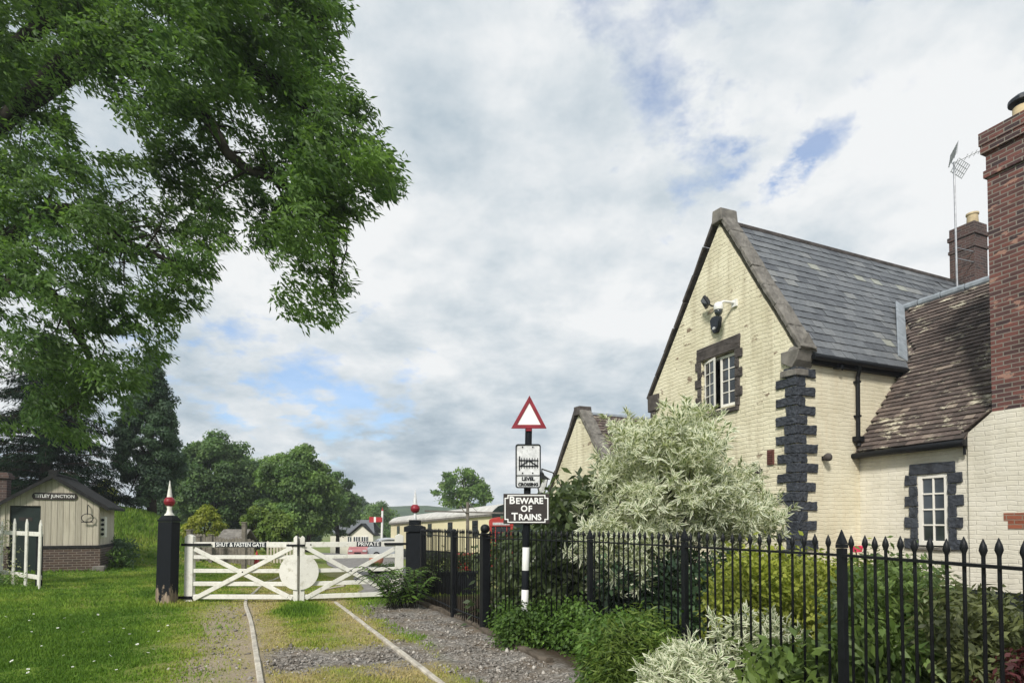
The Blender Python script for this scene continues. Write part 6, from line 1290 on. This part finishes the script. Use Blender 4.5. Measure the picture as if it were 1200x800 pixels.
# cars
def car(name, label, px, Y, ang, m_, L, Wd_, Hh_, van=False, grp='cars parked beyond the gate'):
    c = at(px, 640, Y); z = gz(c[0], Y)+.02; t = thing(name, (c[0], Y, z), label, 'van' if van else 'car', grp); e = np.array([math.cos(ang), math.sin(ang), 0]); s_ = np.array([-e[1], e[0], 0]); o = np.array([c[0], Y, z])
    P = lambda u, v, w_: o+e*u*L+s_*v*Wd_+UP*w_*Hh_
    pr = [(-.5, .18), (-.5, .5), (-.49, .9), (-.44, .98), (.10, 1.0), (.24, .94), (.37, .60), (.47, .52), (.5, .40), (.5, .18)] if van else [(-.5, .20), (-.5, .48), (-.47, .62), (-.40, .66), (-.30, .93), (-.2, 1.0), (.05, .99), (.21, .66), (.42, .58), (.49, .46), (.5, .2)]
    m = MB(); m.prism([P(u, -.5, w_) for u, w_ in pr], s_*Wd_); m.build('body', m_, t, bevel=.06, seg=3)
    gl = [(-.42, .62), (-.41, .90), (.09, .92), (.20, .88), (.31, .62)] if van else [(-.36, .67), (-.28, .89), (-.19, .93), (.04, .92), (.17, .67)]
    for sg in (-1, 1):
        m = MB(); m.prism([P(u, sg*.5, w_) for u, w_ in gl], s_*sg*.006); m.build('side_window', M['glass'], t)
    fr = [(.26, .90), (.36, .63)] if van else [(.07, .95), (.19, .70)]
    m = MB(); n_ = np.cross(P(fr[1][0], 0, fr[1][1])-P(fr[0][0], 0, fr[0][1]), s_); n_ = n_/np.linalg.norm(n_); n_ = n_ if n_[2] > 0 else -n_; m.prism([P(fr[0][0], -.42, fr[0][1])+n_*.01, P(fr[0][0], .42, fr[0][1])+n_*.01, P(fr[1][0], .45, fr[1][1])+n_*.01, P(fr[1][0], -.45, fr[1][1])+n_*.01], n_*.02); m.build('windscreen', M['glass'], t)
    for u in (-.31, .31):
        for sg in (-1, 1):
            m = MB(); cc = P(u, sg*.46, 0)+UP*.31; m.disc(cc-s_*sg*.02, e, UP, .31, s_*sg*.13, 18); wh = m.build('wheel', M['rubber'], t, bevel=.02); m = MB(); m.disc(cc+s_*sg*.111, e, UP, .19, s_*sg*.012, 14); m.build('rim', M['steel'], wh)
    for sg in (-1, 1): m = MB(); m.box(P(.497, sg*.36, .46), e*.03, s_*.17, UP*.075); m.build('headlight', M['headlamp'], t, bevel=.015)
    m = MB(); m.box(P(.503, 0, .34), e*.012, s_*.3, UP*.06); m.build('grille', M['iron'], t); return t
car('silver_van', 'silver van parked nearest the red-balled right gate post', 458, 56, R(-160), M['silver'], 4.6, 1.8, 1.85, True)
car('dark_car', 'dark navy car parked between the faded red car and the silver van', 438, 57, R(-75), M['carblue'], 4.2, 1.75, 1.45)
car('red_car', 'faded red car facing the gate, seen below the PRIVATE plate', 421, 56, R(-80), M['carpink'], 4.1, 1.72, 1.45)
# pots and trough beyond the gate
c = at(441, 661, 30); z = gz(c[0], 30)+.04; q = thing('terracotta_pot', (c[0], 30, z), 'round terracotta pot standing on the path beyond the gate', 'pot'); m = MB(); m.lathe([(.2, 0), (.33, .16), (.36, .3), (.32, .44), (.25, .5), (.28, .54), (.24, .54), (.2, .46)], (c[0], 30, z), 16); m.build('pot_body', M['terracotta'], q, smooth=True); m = MB(); m.lathe([(.19, .44), (.21, .47), (.05, .49)], (c[0], 30, z), 12); m.build('soil', M['kerb'], q)
c = at(448, 676, 20); z = gz(c[0], 20)+.03; q = thing('flower_trough', (c[0], 20, z), 'black trough of low green plants on the path beyond the gate', 'planter'); m = MB(); m.prism([(c[0]-.42, 19.85, z), (c[0]+.40, 19.85, z), (c[0]+.46, 19.82, z+.2), (c[0]-.48, 19.82, z+.2)], (0, .3, 0)); m.build('trough', M['timber_black'], q, bevel=.01)
g = np.random.default_rng(5); cc = np.stack([g.uniform(c[0]-.4, c[0]+.42, 26), g.uniform(19.85, 20.1, 26), g.uniform(z+.2, z+.36, 26)], 1); v, f, a = sprays(cc, 26, .1, .06, .03, g, flat=.4); np_mesh('foliage', v, f, ML['mid2'], q, attrs=a)
# red tub, barrow and bench behind the short railings
c = at(543, 660, 13); z = gz(c[0], 13); q = thing('red_planter', (c[0], 13, z), 'square red planter box seen through the railings beside the ball-topped post', 'planter'); m = MB(); m.prism([(c[0]-.14, 12.8, z+.32), (c[0]+.14, 12.8, z+.32), (c[0]+.17, 12.8, z+.75), (c[0]-.17, 12.8, z+.75)], (0, .32, 0)); m.build('box', M['kioskred'], q, bevel=.008)
m = MB(); m.abox(c[0]-.2, c[0]+.2, 12.77, 13.15, z+.752, z+.80); m.build('rim', M['kioskred'], q, bevel=.005); m = MB(); m.abox(c[0]-.13, c[0]-.08, 12.82, 12.87, z-.05, z+.32); m.abox(c[0]+.08, c[0]+.13, 12.82, 12.87, z-.05, z+.32); m.abox(c[0]-.13, c[0]-.08, 13.05, 13.1, z-.05, z+.32); m.abox(c[0]+.08, c[0]+.13, 13.05, 13.1, z-.05, z+.32); m.build('feet', M['iron'], q)
c = at(524, 675, 12.4); z = gz(c[0], 12.4); q = thing('planter_trough', (c[0], 12.4, z), 'long black planter trough behind the short run of railings', 'planter')
m = MB(); m.abox(c[0]-.75, c[0]+.6, 12.2, 12.6, z-.05, z+.40); m.abox(c[0]-.79, c[0]+.64, 12.16, 12.64, z+.401, z+.45); m.build('trough', M['timber_black'], q, bevel=.008)
g = np.random.default_rng(6); cc = np.stack([g.uniform(c[0]-.7, c[0]+.55, 60), g.uniform(12.2, 12.6, 60), g.uniform(z+.45, z+.8, 60)*1.0], 1); v, f, a = sprays(cc, 22, .16, .09, .035, g, flat=.4); np_mesh('foliage', v, f, ML['laurel'], q, attrs=a)
# platform lamp right of the picture plate
t = thing('platform_lamp', H(8.2, -.02, 3.2), 'old black station lantern on a curved bracket, right of the LEVEL CROSSING plate', 'lantern')
lc_ = at(635, 570, 18.5); m = MB(); wp = H(9.4, -.002, 2.6); m.tube([wp, wp+(lc_-wp)*.5+UP*.5, lc_+UP*.55, lc_+UP*.42], .022, 6); m.build('bracket', M['iron'], t)
m = MB()
for sx_, sy_ in ((-1, -1), (1, -1), (1, 1), (-1, 1)): m.tube([lc_+np.array([sx_*.09, sy_*.09, -.2]), lc_+np.array([sx_*.17, sy_*.17, .22])], .012, 4)
m.box(lc_-UP*.21, (.1, 0, 0), (0, .1, 0), (0, 0, .012)); m.build('lantern_frame', M['iron'], t)
m = MB(); lo_ = [lc_+np.array([sx_*.085, sy_*.085, -.195]) for sx_, sy_ in ((-1, -1), (1, -1), (1, 1), (-1, 1))]; hi_ = [lc_+np.array([sx_*.16, sy_*.16, .215]) for sx_, sy_ in ((-1, -1), (1, -1), (1, 1), (-1, 1))]; m.add(lo_+hi_, [(0, 3, 2, 1), (4, 5, 6, 7)]+[(i, (i+1) % 4, 4+(i+1) % 4, 4+i) for i in range(4)]); m.build('lantern_glass', M['plate_grey'], t)
m = MB(); m.lathe([(.27, .225), (.08, .36), (.06, .42), (.02, .46)], lc_, 4); m.build('lantern_cap', M['iron'], t)

# ------------------------------------------------------------------ haze in the air
hz = MB(); hz.abox(-1000, 1000, -60, 520, -8, 26)
hm_ = bpy.data.materials.new('thin_pale_haze'); hm_.use_nodes = True; hn_ = hm_.node_tree
for n_ in list(hn_.nodes): hn_.nodes.remove(n_)
ho = hn_.nodes.new('ShaderNodeOutputMaterial'); hv_ = hn_.nodes.new('ShaderNodeVolumePrincipled'); hv_.inputs['Color'].default_value = (.86, .93, 1, 1); hv_.inputs['Density'].default_value = .0008; hn_.links.new(hv_.outputs[0], ho.inputs['Volume'])
tag(hz.build('haze', hm_), kind='stuff')
